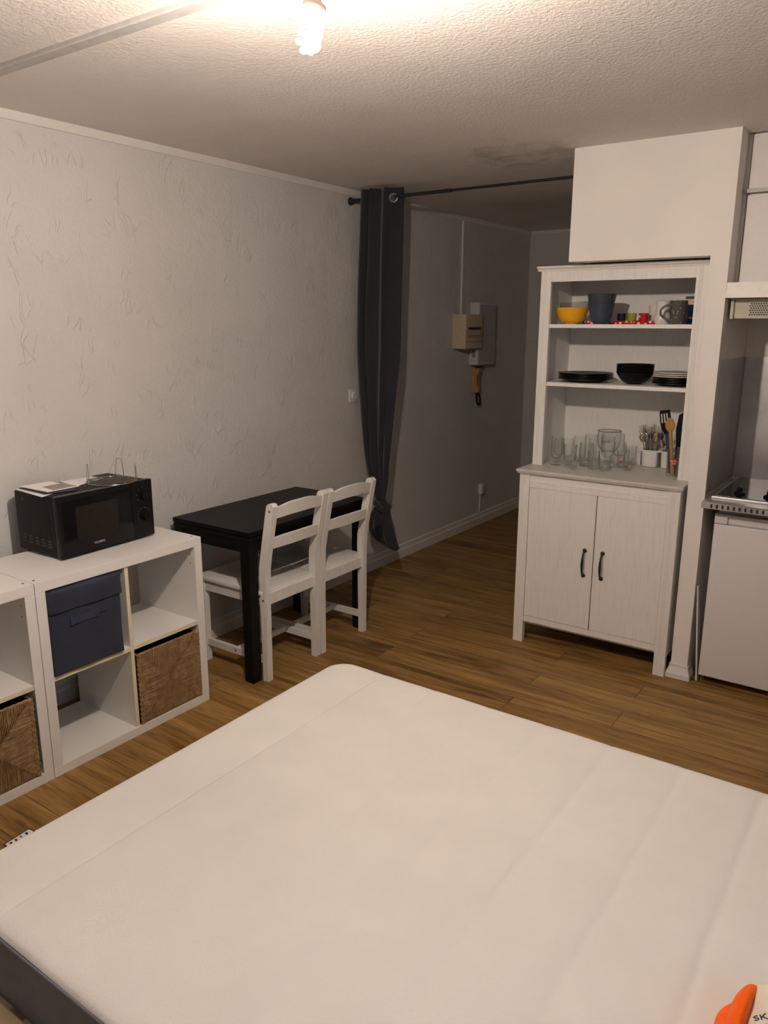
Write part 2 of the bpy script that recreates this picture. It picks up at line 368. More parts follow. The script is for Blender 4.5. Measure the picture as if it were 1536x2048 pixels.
def obj(name, bm, mat, parent=None, smooth=None, kind=None, label=None, pre=None):
    """link a bmesh (drawn in room coordinates) as one mesh object; under a parent it is stored relative to the parent's base"""
    bmesh.ops.remove_doubles(bm, verts=bm.verts, dist=1e-6)
    bmesh.ops.recalc_face_normals(bm, faces=bm.faces)
    if pre: bmesh.ops.transform(bm, matrix=pre, verts=bm.verts)
    if parent is not None:
        base = parent['_b'] if '_b' in parent else parent.location
        bmesh.ops.translate(bm, verts=bm.verts, vec=-Vector(base))
    me = bpy.data.meshes.new(name); bm.to_mesh(me); bm.free()
    for m in (mat if isinstance(mat, (list, tuple)) else [mat]): me.materials.append(m)
    if smooth is not None:
        me.polygons.foreach_set('use_smooth', [True]*len(me.polygons))
        me.set_sharp_from_angle(angle=radians(smooth))
    o = bpy.data.objects.new(name, me); COL.objects.link(o)
    if parent is not None:
        o.parent = parent; o['_b'] = list(base)
    if kind: o['kind'] = kind
    if label: o['label'] = label
    return o
def mesh_thing(name, bm, mat, label, cat, loc, group=None, smooth=None, rotz=0.0):
    """a thing that is a single mesh, origin at its base"""
    bmesh.ops.remove_doubles(bm, verts=bm.verts, dist=1e-6); bmesh.ops.recalc_face_normals(bm, faces=bm.faces)
    bmesh.ops.translate(bm, verts=bm.verts, vec=-Vector(loc))
    o = obj(name, bm, mat, None, smooth); o.location = loc; o.rotation_euler.z = rotz
    o['label'] = label; o['category'] = cat
    if group: o['group'] = group
    return o
def thing(name, label, cat, loc, rotz=0.0, group=None, rot=None):
    o = bpy.data.objects.new(name, None); COL.objects.link(o); o.empty_display_size = 0.05
    o.location = loc; o.rotation_euler = rot if rot else (0, 0, rotz); o['label'] = label; o['category'] = cat
    if group: o['group'] = group
    return o
def struct(name, bm, mat, smooth=None): return obj(name, bm, mat, None, smooth, 'structure')
def dup(root, loc, rotz=None, label=None, group=None, rot=None):
    r = root.copy(); COL.objects.link(r); r.location = loc
    if rotz is not None: r.rotation_euler = (0, 0, rotz)
    if rot is not None: r.rotation_euler = rot
    if label: r['label'] = label
    if group: r['group'] = group
    for ch in list(root.children):
        c = ch.copy(); COL.objects.link(c); c.parent = r
        for g in list(ch.children):
            d = g.copy(); COL.objects.link(d); d.parent = c
    return r
def text(name, s, size, mat, parent, org, X, Y, ext=0.0004, align='CENTER', bend=None):
    cu = bpy.data.curves.new(name, 'FONT'); cu.body = s; cu.size = size; cu.extrude = ext; cu.align_x = align; cu.align_y = 'CENTER'
    cu.resolution_u = 3
    t = bpy.data.objects.new(name+'_src', cu); COL.objects.link(t)
    dg = bpy.context.evaluated_depsgraph_get(); me = bpy.data.meshes.new_from_object(t.evaluated_get(dg))
    bpy.data.objects.remove(t)
    X = Vector(X).normalized(); Y = Vector(Y).normalized(); Z = X.cross(Y)
    for v in me.vertices:
        p = v.co.copy()
        if bend: v.co = Vector(bend(p))
        else: v.co = Vector(org) + X*p.x + Y*p.y + Z*p.z
        if parent is not None: v.co -= Vector(parent['_b'] if '_b' in parent else parent.location)
    me.materials.clear(); me.materials.append(mat)
    o = bpy.data.objects.new(name, me); COL.objects.link(o)
    if parent is not None:
        o.parent = parent; o['_b'] = list(parent['_b'] if '_b' in parent else parent.location)
    return o

H = 2.4367; YB = 6.39; XR = 3.78; YN = -1.45
# ================================================================== SETTING
bm = nb(); box(bm, -0.1, XR+0.1, YN-0.1, YB+0.1, -0.1, 0); struct('floor', bm, M['floor'])
bm = nb(); box(bm, -0.1, XR+0.1, YN-0.1, YB+0.1, H, H+0.1); struct('ceiling', bm, M['ceiling'])
bm = nb(); box(bm, -0.1, 0, YN-0.1, YB+0.1, 0, H); struct('wall_left', bm, M['plaster'])
bm = nb(); box(bm, 0, 1.521, YB, YB+0.1, 0, H); struct('wall_far', bm, M['plaster'])
bm = nb()
box(bm, XR, XR+0.1, YN, -0.35, 0, H); box(bm, XR, XR+0.1, 0.95, 4.10, 0, H); box(bm, XR, XR+0.1, -0.35, 0.95, 0, 0.90); box(bm, XR, XR+0.1, -0.35, 0.95, 2.10, H)
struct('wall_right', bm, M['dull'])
bm = nb()
for a in ((-0.35, -0.30, 0.90, 2.10), (0.90, 0.95, 0.90, 2.10), (0.27, 0.33, 0.95, 2.05), (-0.30, 0.90, 0.90, 0.95), (-0.30, 0.90, 2.05, 2.10)): box(bm, XR+0.02, XR+0.07, *a)
wf = struct('added_window_1', bm, M['trim'])  # unseen window, added as an opening for the cool fill light
bm = nb(); box(bm, XR+0.043, XR+0.047, -0.30, 0.90, 0.95, 2.05); obj('pane', bm, M['glass'], wf)
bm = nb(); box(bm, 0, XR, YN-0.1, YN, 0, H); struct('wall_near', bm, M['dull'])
bm = nb(); box(bm, 1.521, XR+0.1, 4.10, 4.20, 0, H); struct('wall_kitchen', bm, M['paint'])
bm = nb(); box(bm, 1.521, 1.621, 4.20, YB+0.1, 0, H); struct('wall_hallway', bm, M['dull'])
bm = nb()   # pillar and the bulkhead above the dresser
box(bm, 2.156, 2.2324, 3.5326, 4.12, 0, H); box(bm, 1.5212, 2.156, 3.5326, 4.12, 1.942, H)
struct('wall_partition', bm, M['paint'])
# left skirting: board with a rounded ledge and a cable duct line above it
bm = nb()
prism_y(bm, [(0, 0), (0.016, 0), (0.016, 0.058), (0.012, 0.066), (0.010, 0.068), (0.010, 0.094), (0.006, 0.100), (0, 0.102)], YN, YB)
struct('baseboard_left', bm, M['trim'])
bm = nb(); box(bm, 0.016, 1.521, YB-0.012, YB, 0, 0.08, 0.002); struct('baseboard_far', bm, M['trim'])
bm = nb()   # flared foot of the pillar
a = rrect(2.138, 2.2504, 3.5146, 3.60, 0.002); b_ = rrect(2.150, 2.2384, 3.5266, 3.60, 0.002)
va = [[bm.verts.new((p[0], p[1], z)) for p in pl] for pl, z in ((a, 0), (a, 0.022), (b_, 0.055), (b_, 0.068))]
for A, B in zip(va, va[1:]):
    for k in range(len(A)): bm.faces.new((A[k], A[(k+1) % len(A)], B[(k+1) % len(A)], B[k]))
bm.faces.new(va[0][::-1]); bm.faces.new(va[-1]); struct('baseboard_pillar', bm, M['trim'])
bm = nb()   # cornice strip along the left wall
prism_y(bm, [(0, H-0.034), (0.006, H-0.034), (0.008, H-0.030), (0.012, H-0.012), (0.012, H), (0, H)], YN, YB); struct('trim_1', bm, M['trim'])
bm = nb(); prism_y(bm, [(0.0, H-0.03), (1.521, H-0.03), (1.521, H), (0.0, H)], YB-0.010, YB); struct('trim_2', bm, M['trim'])
bm = nb(); prism_x(bm, [(1.400, H), (1.400, H-0.010), (1.404, H-0.014), (1.452, H-0.010), (1.455, H)], 0.012, XR); struct('trim_3', bm, M['battens'])

# ================================================================== BED AND MATTRESS
X0, X1, Y0, Y1, ZT, ZB = 1.391, 3.391, 0.530, 1.928, 0.483, 0.305
seams = [X0+0.2*k for k in range(1, 10)]
def round_map(x, y, R=0.075):
    cx = min(max(x, X0+R), X1-R); cy = min(max(y, Y0+R), Y1-R); qx, qy = x-cx, y-cy
    if abs(qx) > 1e-9 and abs(qy) > 1e-9:
        L = sqrt(qx*qx+qy*qy); s = max(abs(qx), abs(qy))/L; return cx+qx*s, cy+qy*s, R-max(abs(qx), abs(qy))
    return x, y, min(x-X0, X1-x, y-Y0, Y1-y)
bed = thing('bed', 'low light pine bed frame under the white mattress', 'bed', (2.38, 1.23, 0))
for nm, args in (('side_rail', (X0-0.040, X1+0.040, Y0-0.044, Y0-0.014, 0.20, 0.327)), ('side_rail', (X0-0.040, X1+0.040, Y1+0.014, Y1+0.044, 0.20, 0.327)),
                 ('end_rail', (X0-0.040, X0-0.014, Y0-0.0138, Y1+0.0138, 0.20, 0.327)), ('end_rail', (X1+0.014, X1+0.040, Y0-0.0138, Y1+0.0138, 0.20, 0.327))):
    bm = nb(); box(bm, *args, 0.003); obj(nm, bm, M['pine'], bed)
for lx in (X0-0.0138, X1-0.046):
    for ly in (Y0-0.0138, Y1-0.046):
        bm = nb(); box(bm, lx, lx+0.06, ly, ly+0.06, 0, 0.285, 0.003); obj('leg', bm, M['pine'], bed)
for k in range(17):
    x = X0+0.07+k*0.115; bm = nb(); box(bm, x, x+0.07, Y0-0.0136, Y1+0.0136, 0.287, 0.304, 0.002); obj('slat', bm, M['pine'], bed)
mt = thing('mattress', 'large bare white mattress with cross-stitched panels and grey sides on the bed', 'mattress', (2.38, 1.23, ZB))
bm = nb(); NX, NY = 260, 90
xs = [0.5-0.5*cos(pi*i/NX) for i in range(NX+1)]; xs = [0.35*c+0.65*i/NX for i, c in enumerate(xs)]
ys = [0.5-0.5*cos(pi*j/NY) for j in range(NY+1)]; ys = [0.75*c+0.25*j/NY for j, c in enumerate(ys)]
G = []
rnd = random.Random(3); wob = [rnd.uniform(0, 6.28) for _ in range(12)]
for i in range(NX+1):
    row = []
    for j in range(NY+1):
        x, y, d = round_map(X0+(X1-X0)*xs[i], Y0+(Y1-Y0)*ys[j]); d = max(d, 0)
        z = ZT; r = 0.034
        if d < r: z -= 0.012*(1-sqrt(max(0, 1-(1-d/r)**2)))
        sm = min(abs(x-s) for s in seams); z -= (0.0046*exp(-(sm/0.0045)**2) + 0.0022*exp(-(sm/0.028)**2))*(0.15+0.85*min(1, d/0.05))
        z += 0.0012*sin(3.1*x+wob[0])*sin(4.3*y+wob[1]) + 0.0006*sin(17*x+wob[2]+3*y)
        row.append(bm.verts.new((x, y, z)))
    G.append(row)
for i in range(NX):
    for j in range(NY): bm.faces.new((G[i][j], G[i+1][j], G[i+1][j+1], G[i][j+1]))
obj('mattress_cover', bm, M['mattress'], mt, 60)
bm = nb()
per = []
NP = 300
def perim(t):   # walk round the rounded rectangle
    R = 0.075; segs = [((X0+R, Y0), (X1-R, Y0)), ('a', X1-R, Y0+R, -90), ((X1, Y0+R), (X1, Y1-R)), ('a', X1-R, Y1-R, 0), ((X1-R, Y1), (X0+R, Y1)), ('a', X0+R, Y1-R, 90), ((X0, Y1-R), (X0, Y0+R)), ('a', X0+R, Y0+R, 180)]
    Ls = [X1-X0-2*R, R*pi/2, Y1-Y0-2*R, R*pi/2]*2; tot = sum(Ls); d = t*tot
    for s, L in zip(segs, Ls):
        if d <= L:
            if s[0] == 'a':
                a = radians(s[3]+90*d/L); return s[1]+R*cos(a), s[2]+R*sin(a), cos(a), sin(a)
            (ax, ay), (bx, by) = s; q = d/L; dx, dy = (bx-ax)/L, (by-ay)/L
            return ax+(bx-ax)*q, ay+(by-ay)*q, dy, -dx
        d -= L
    return X0+R, Y0, 0, -1
lv = [(-0.012, ZB), (-0.002, ZB+0.004), (0.0, ZB+0.012), (0.004, ZB+0.06), (0.003, ZB+0.10), (0.0, ZT-0.028), (0.003, ZT-0.024), (0.004, ZT-0.019), (0.002, ZT-0.0145), (-0.004, ZT-0.0122), (-0.02, ZT-0.0135)]
R_ = []
for q in range(NP):
    x, y, nx, ny = perim(q/NP)
    w = 0.0020*sin(q*0.9)+0.0018*sin(q*2.3+1)
    R_.append([bm.verts.new((x+nx*(o+(w if 2 < k < 5 else 0)), y+ny*(o+(w if 2 < k < 5 else 0)), z)) for k, (o, z) in enumerate(lv)])
for q in range(NP):
    A, B = R_[q], R_[(q+1) % NP]
    for k in range(len(lv)-1): bm.faces.new((A[k], B[k], B[k+1], A[k+1]))
bm.faces.new([r[0] for r in R_][::-1])
obj('side_border', bm, M['mattress_side'], mt, 60, label='grey fabric border')

# crumpled pack lying on the mattress, lower right
pk = thing('plastic_bag', 'crumpled orange and white plastic bag lying on the mattress', 'bag', (2.99, 1.06, 0.483))
BAG = pk   # geometry added at the end of the script (see bag section)

# ================================================================== SHELF UNITS (left wall)
KX = 0.5208; KD = 0.398; KW = 0.765
def make_unit(y0, label):
    y1 = y0+KW; x0 = KX-KD
    u = thing('cube_shelf', label, 'shelf', (KX-KD/2, y0+KW/2, 0), 0, 'white cube shelf units')
    bm = nb(); box(bm, x0, KX, y0, y1, KW-0.038, KW, 0.0012); obj('top_panel', bm, M['laminate'], u)
    bm = nb(); box(bm, x0, KX, y0, y1, 0, 0.038, 0.0012); obj('bottom_panel', bm, M['laminate'], u)
    for a in (y0, y1-0.038):
        bm = nb(); box(bm, x0, KX, a, a+0.038, 0.038, KW-0.038, 0.0012); obj('side_panel', bm, M['laminate'], u)
    ym = (y0+y1)/2
    for nm, args in (('shelf_board', (x0+0.004, KX-0.0055, y0+0.038, y1-0.038, KW/2-0.008, KW/2+0.008)),
                     ('divider', (x0+0.004, KX-0.006, ym-0.008, ym+0.008, 0.038, KW/2-0.0081)), ('divider', (x0+0.004, KX-0.006, ym-0.008, ym+0.008, KW/2+0.0081, KW-0.038))):
        bm = nb(); box(bm, *args); p = obj(nm, bm, M['laminate'], u)
        bm = nb(); a = list(args); box(bm, a[1]-0.0004, a[1]+0.0008, *a[2:]); obj('edge_band', bm, M['cream'], p, label='cream yellowed edge band')
    for yy in (y0+0.019, y1-0.019):
        for xx in (KX-0.035, x0+0.035):
            bm = nb(); cyl(bm, (xx, yy, KW), (xx, yy, KW+0.0008), 0.0045, seg=14); obj('screw_cap', bm, M['hole'], u)
    for zz in (KW-0.075, KW-0.115):
        bm = nb(); cyl(bm, (KX-0.03, y1-0.0385, zz), (KX-0.03, y1-0.0388, zz), 0.0028, seg=8); obj('peg_hole', bm, M['hole'], u)
    return u
unitA = make_unit(1.310, 'white open cube shelf unit under the microwave, holding the navy fabric box')
unitB = dup(unitA, (KX-KD/2, 0.543+KW/2, 0), label='white open cube shelf unit cut off by the left edge, nearest the mattress corner')

def make_basket(y0, y1, z0, z1, label):
    xf = KX+0.004; xb = xf-0.34
    b = thing('woven_basket', label, 'basket', ((xf+xb)/2, (y0+y1)/2, z0), 0, 'woven seagrass baskets')
    bm = nb(); t = 0.010
    box(bm, xb, xf-0.012, y0+0.006, y1-0.006, z0, z0+t)
    for a in ((xb, xf-0.012, y0+0.006, y0+0.006+t), (xb, xf-0.012, y1-0.006-t, y1-0.006), (xb, xb+t, y0+0.006+t, y1-0.006-t), (xf-0.022, xf-0.012, y0+0.006+t, y1-0.006-t)):
        box(bm, *a, z0+t, z1-0.006)
    obj('liner', bm, M['basket_dark'], b)
    cy, cz = (y0+y1)/2, (z0+z1)/2; hy, hz = (y1-y0)/2-0.014, (z1-z0)/2-0.006
    def woven(px_fn, n, rr):
        bm = nb(); rd = random.Random(11)
        for qa in (-1, 1):
            for qb in (-1, 1):
                for k in range(n):
                    s = (k+0.5)/n
                    w = lambda: rd.uniform(-0.0009, 0.0009)
                    pts = [(qa*s*hy, qb*hz), (qa*s*hy+w(), qb*(hz*(s+(1-s)*0.66)))]
                    pts += [(qa*s*hy+w(), qb*(hz*(s+(1-s)*0.33))), (qa*(s*hy+rr*0.3), qb*(s*hz+rr*0.3))]
                    pts += [(qa*(hy*(s+(1-s)*0.33)), qb*s*hz+w()), (qa*(hy*(s+(1-s)*0.66)), qb*s*hz+w()), (qa*hy, qb*s*hz)]
                    tube(bm, [px_fn(u, v, rd.uniform(-0.0008, 0.0008)) for u, v in pts], rr, 6)
        return bm
    bm = woven(lambda u, v, j: (xf-0.006+j, cy+u, cz+v), 27, 0.0026)
    obj('front_weave', bm, M['rope'], b, 60)
    bm = nb(); box(bm, xf-0.0118, xf-0.0075, y0+0.014, y1-0.014, z0+0.006, z1-0.007); obj('front_backing', bm, M['basket_dark'], b)
    for yy in (y0+0.008, y0+0.0165, y1-0.0135, y1-0.006):    # braided corner posts
        bm = nb()
        pts = [(xf-0.005+0.002*sin(i*1.9+yy*90), yy+0.0018*cos(i*1.9+yy*90), z0+0.004+(z1-z0-0.008)*i/46) for i in range(47)]
        tube(bm, pts, [0.0046+0.0004*sin(i*2.1) for i in range(47)], 7)
        obj('corner_braid', bm, M['rope'], b, 60)
    bm = nb()
    for xx, ya, yb_ in ((xf-0.008, y0+0.006, y1-0.006), (xb+0.005, y0+0.006, y1-0.006)):
        tube(bm, [(xx+0.0015*sin(i*2.0), ya+(yb_-ya)*i/44, z1-0.005+0.0018*cos(i*2.0)) for i in range(45)], [0.0046+0.0004*sin(i*2.2) for i in range(45)], 7)
    for yy in (y0+0.009, y1-0.009):
        tube(bm, [(xb+(xf-0.008-xb)*i/44, yy+0.001*sin(i*2.0), z1-0.005+0.0018*cos(i*2.0)) for i in range(45)], [0.0046+0.0004*sin(i*2.2) for i in range(45)], 7)
    obj('rim', bm, M['rope'], b, 60)
    return b
bk = make_basket(1.703, 2.032, 0.0385, 0.352, 'brown woven seagrass basket in the lower cell beside the table end')
dup(bk, (bk.location.x, bk.location.y-0.772, bk.location.z), label='brown woven seagrass basket in the left shelf unit, cut off by the photo edge')

# navy fabric box
nx = thing('storage_box', 'navy blue fabric storage box with lid and handle in the upper shelf cell', 'box', (0.37, 1.504, 0.3915))
def soft_box(x0, x1, y0, y1, z0, z1, bulge=0.006, seed=1, n=10, r=0.008):
    bm = nb(); box(bm, x0, x1, y0, y1, z0, z1); bmesh.ops.subdivide_edges(bm, edges=bm.edges[:], cuts=n, use_grid_fill=True)
    rd = random.Random(seed); p = [rd.uniform(0, 6.28) for _ in range(6)]; c = Vector(((x0+x1)/2, (y0+y1)/2, (z0+z1)/2)); h = Vector(((x1-x0)/2, (y1-y0)/2, (z1-z0)/2))
    for v in bm.verts:
        q = Vector(((v.co.x-c.x)/h.x, (v.co.y-c.y)/h.y, (v.co.z-c.z)/h.z))
        if abs(q.x) > 0.999: v.co.x += (1 if q.x > 0 else -1)*bulge*(1-q.y**2)*(1-q.z**2) + 0.0018*sin(6*q.y+p[0]+4*q.z)
        if abs(q.z) > 0.999: v.co.z += (1 if q.z > 0 else -1)*bulge*0.4*(1-q.y**2)*(1-q.x**2) + 0.0010*sin(5*q.y+p[1]+3*q.x)*(1 if q.z > 0 else 0)
        e = sum(abs(t) > 0.999 for t in q)
        if e >= 2:
            for i in range(3):
                if abs(q[i]) > 0.999: v.co[i] -= (1 if q[i] > 0 else -1)*r*0.35
    return bm
obj('box_body', soft_box(0.215, KX+0.008, 1.3515, 1.650, 0.3925, 0.655, 0.006, 2), M['navy_cloth'], nx, 50)
obj('lid', soft_box(0.205, KX+0.017, 1.3495, 1.656, 0.632, 0.7205, 0.005, 5, r=0.012), M['navy_cloth'], nx, 50)
bm = nb()
box(bm, KX+0.0135, KX+0.0165, 1.425, 1.541, 0.576, 0.602, 0.001)
for a in (1.425, 1.531): box(bm, KX+0.010, KX+0.0175, a, a+0.012, 0.574, 0.604, 0.001)
obj('handle', bm, M['navy_strap'], nx)
bm = nb(); tube(bm, [(KX+0.016, 1.541, 0.590), (KX+0.017, 1.556, 0.593), (KX+0.014, 1.574, 0.590)], 0.0016, 6); obj('loose_strap', bm, M['navy_strap'], nx)

# ================================================================== MICROWAVE
mw = thing('microwave', 'black microwave oven standing on the white shelf unit', 'microwave', (0.222, 1.738, KW), radians(2.4))
mx0, mx1, my0, my1, mz0, mz1 = 0.080, 0.358, 1.515, 1.968, 0.777, 1.012
bm = nb(); box(bm, mx0, mx1-0.030, my0+0.003, my1-0.003, mz0, mz1, 0.005, 3); obj('shell', bm, M['mw_shell'], mw, 40)
bm = nb()
for i in range(5):      # side vents
    for j in range(3 if i else 3):
        zc = 0.815+0.012*j-0.0015*i; xx = mx0+0.045+0.040*i
        prism_y(bm, [(xx+p[0], zc+p[1]) for p in rrect(-0.013, 0.013, -0.0032, 0.0032, 0.003, 3)], my0+0.0015, my0+0.0045)
obj('vent', bm, M['hole'], mw)
bm = nb()      # embossed side line
pts = [(mx1-0.100+0.03*sin(t*pi/2), my0+0.003, 0.975-0.03*(1-cos(t*pi/2))) for t in [i/8 for i in range(9)]] + [(mx1-0.064, my0+0.003, z) for z in (0.93, 0.88, 0.82, 0.80)] + [(mx1-0.070, my0+0.003, 0.792), (mx0+0.03, my0+0.003, 0.792)]
tube(bm, pts, 0.0014, 6); obj('side_rib', bm, M['mw_shell'], mw)
bm = nb(); cyl(bm, (mx0+0.055, my0+0.004, 0.985), (mx0+0.055, my0+0.001, 0.985), 0.0022, seg=10); obj('screw', bm, M['chrome'], mw)
yd = my0+(my1-my0)*0.765
bm = nb(); box(bm, mx1-0.029, mx1, my0, yd-0.001, mz0-0.004, mz1+0.003, 0.003, 2); dr = obj('door', bm, M['black_gloss'], mw, 40)
bm = nb(); box(bm, mx1, mx1+0.0012, my0+0.002, yd-0.003, mz1-0.018, mz1+0.001, 0.0004)
box(bm, mx1, mx1+0.0010, my0+0.002, my0+0.016, mz0, mz1-0.018, 0.0004); obj('door_trim', bm, M['black_plastic'], dr)
bm = nb(); prism_x(bm, rrect(my0+0.075, yd-0.075, mz0+0.055, mz1-0.048, 0.006), mx1+0.0001, mx1+0.0006); obj('window', bm, M['mw_window'], dr)
text('lettering', 'VALBERG', 0.0125, M['grey_ink'], dr, (mx1+0.0008, my0+0.172, mz0+0.028), (0, 1, 0), (0, 0, 1))
bm = nb(); box(bm, mx1-0.029, mx1, yd+0.001, my1, mz0-0.004, mz1+0.003, 0.004, 3); cp = obj('control_panel', bm, M['black_plastic'], mw, 40)
for zc in (0.955, 0.868):
    yc = (yd+my1)/2+0.002
    bm = nb(); cyl(bm, (mx1, yc, zc), (mx1+0.004, yc, zc), 0.026, 0.0245, 28); cyl(bm, (mx1+0.004, yc, zc), (mx1+0.022, yc, zc), 0.0205, 0.0185, 28)
    box(bm, mx1+0.020, mx1+0.0235, yc-0.0025, yc+0.0025, zc-0.016, zc+0.017, 0.001); obj('dial', bm, M['black_plastic'], cp, 35)
    bm = nb()
    for k in range(12 if zc < 0.9 else 7):
        a = radians(215-(250/(11 if zc < 0.9 else 6))*k); yy, zz = yc+0.0315*cos(a), zc+0.0315*sin(a)
        box(bm, mx1, mx1+0.0004, yy-0.0011, yy+0.0011, zz-0.0011, zz+0.0011)
    obj('dial_marks', bm, M['grey_ink'], cp)
for xx in (mx0+0.03, mx1-0.06):
    for yy in (my0+0.03, my1-0.03):
        bm = nb(); cyl(bm, (xx, yy, KW+0.0005), (xx, yy, mz0+0.001), 0.011, seg=14); obj('foot', bm, M['black_plastic'], mw)
MT = mz1+0.0004
def sheet(poly, z0, z1, mat, label, extra=None, sag=0.0):
    cx = sum(p[0] for p in poly)/4; cy = sum(p[1] for p in poly)/4
    t = thing('leaflet', label, 'leaflet', (cx, cy, z0), 0, 'leaflets on the microwave')
    bm = nb(); n = 8; g = []
    for lay in (z0, z1):
        gg = []
        for i in range(n+1):
            row = []
            for j in range(n+1):
                u, v = i/n, j/n
                x = (poly[0][0]*(1-u)+poly[1][0]*u)*(1-v)+(poly[3][0]*(1-u)+poly[2][0]*u)*v
                y = (poly[0][1]*(1-u)+poly[1][1]*u)*(1-v)+(poly[3][1]*(1-u)+poly[2][1]*u)*v
                lift = sag*(v**2)*(0.5+0.5*sin(u*5+1))
                row.append(bm.verts.new((x, y, lay+lift)))
            gg.append(row)
        g.append(gg)
    for k, gg in enumerate(g):
        for i in range(n):
            for j in range(n): bm.faces.new((gg[i][j], gg[i+1][j], gg[i+1][j+1], gg[i][j+1]))
    for i in range(n):
        for a, b in (((i, 0), (i+1, 0)), ((i, n), (i+1, n)), ((0, i), (0, i+1)), ((n, i), (n, i+1))):
            bm.faces.new((g[0][a[0]][a[1]], g[0][b[0]][b[1]], g[1][b[0]][b[1]], g[1][a[0]][a[1]]))
    o = obj('pages', bm, mat, t, 40)
    if extra:
        bm = nb(); prism_z(bm, extra[0], z1+0.0003, z1+0.0008); obj('printed_panel', bm, extra[1], t)
    return t
sheet([(0.082, 1.521), (0.300, 1.503), (0.270, 1.575), (0.075, 1.60)], MT, MT+0.0016, M['paper2'], 'cool white leaflet at the bottom of the pile, overhanging the microwave edge')
sheet([(0.092, 1.712), (0.092, 1.858), (0.165, 1.865), (0.225, 1.700)], MT, MT+0.0016, M['paper2'], 'open white leaflet lying behind the pile, beside the wire rack', ([(0.14, 1.80), (0.13, 1.855), (0.160, 1.858), (0.19, 1.79)], M['grey_print']))
sheet([(0.086, 1.535), (0.275, 1.530), (0.300, 1.655), (0.10, 1.69)], MT+0.0020, MT+0.0045, M['navy_print'], 'dark blue booklet in the middle of the pile on the microwave', sag=0.002)
sheet([(0.084, 1.540), (0.270, 1.546), (0.266, 1.686), (0.088, 1.668)], MT+0.0075, MT+0.0100, M['paper'], 'white leaflet with a grey picture panel, topmost on the microwave', ([(0.170, 1.585), (0.262, 1.575), (0.259, 1.678), (0.165, 1.672)], M['grey_print']))

# wire rack upside down
rk = thing('wire_rack', 'round chrome wire rack lying upside down on the microwave', 'rack', (0.255, 1.845, MT))
rc = (0.255, 1.845); RR = 0.100; zr = MT+0.0030
bm = nb(); tube(bm, [(rc[0]+RR*cos(2*pi*k/48), rc[1]+RR*sin(2*pi*k/48), zr) for k in range(48)], 0.0021, 8, closed=True); obj('ring', bm, M['chrome'], rk, 60)
bm = nb()
for k in range(-4, 5):
    d = k*0.0205; w = sqrt(RR**2-d**2)-0.001
    tube(bm, [(rc[0]+d, rc[1]-w, zr+0.0035), (rc[0]+d, rc[1]+w, zr+0.0035)], 0.0014, 6)
tube(bm, [(rc[0]-RR, rc[1], zr+0.0008), (rc[0]+RR, rc[1], zr+0.0008)], 0.0014, 6)
obj('grid_wires', bm, M['chrome'], rk, 60)
for ang, hh, wd_ in ((-100, 0.082, 0.010), (125, 0.078, 0.036), (62, 0.066, 0.026)):
    a = radians(ang); bx, by = rc[0]+RR*cos(a), rc[1]+RR*sin(a); tx, ty = -sin(a), cos(a)
    if ang == -100: tx, ty = 0.6, -0.8; wd_ = 0.020
    pts = []
    for s, z in ((-0.5, 0), (-0.5, 0.01), (-0.30, hh-0.006), (-0.22, hh), (0.22, hh), (0.30, hh-0.006), (0.5, 0.01), (0.5, 0)):
        pts.append((bx+tx*wd_*s, by+ty*wd_*s, zr+z))
    bm = nb(); tube(bm, pts, 0.0014, 6); obj('leg', bm, M['chrome'], rk, 60)

# ================================================================== TABLE
TX0, TX1, TY0, TY1 = 0.071, 0.5842, 2.2982, 3.200
tb = thing('table', 'black drop-leaf style dining table against the white wall', 'table', ((TX0+TX1)/2, (TY0+TY1)/2, 0))
bm = nb(); box(bm, TX0, TX1, TY0, TY1, 0.718, 0.740, 0.0015); obj('tabletop', bm, M['black_wood'], tb)
bm = nb(); box(bm, TX0+0.002, TX1-0.006, TY0+0.001, TY1-0.001, 0.695, 0.7150, 0.0012); obj('extension_leaf', bm, M['black_wood'], tb)
bm = nb()
box(bm, TX0+0.06, TX1-0.06, TY0+0.006, TY0+0.026, 0.640, 0.694); box(bm, TX0+0.06, TX1-0.06, TY1-0.030, TY1-0.010, 0.640, 0.694)
box(bm, TX1-0.030, TX1-0.010, TY0+0.026, TY1-0.030, 0.640, 0.694); box(bm, TX0+0.012, TX0+0.032, TY0+0.026, TY1-0.030, 0.640, 0.694)
obj('apron', bm, M['black_wood'], tb)
for lx in (TX0+0.010, TX1-0.061):
    for ly in (TY0+0.001, TY1-0.062):
        bm = nb(); box(bm, lx, lx+0.055, ly, ly+0.055, 0, 0.6945, 0.0015); obj('leg', bm, M['black_wood'], tb)

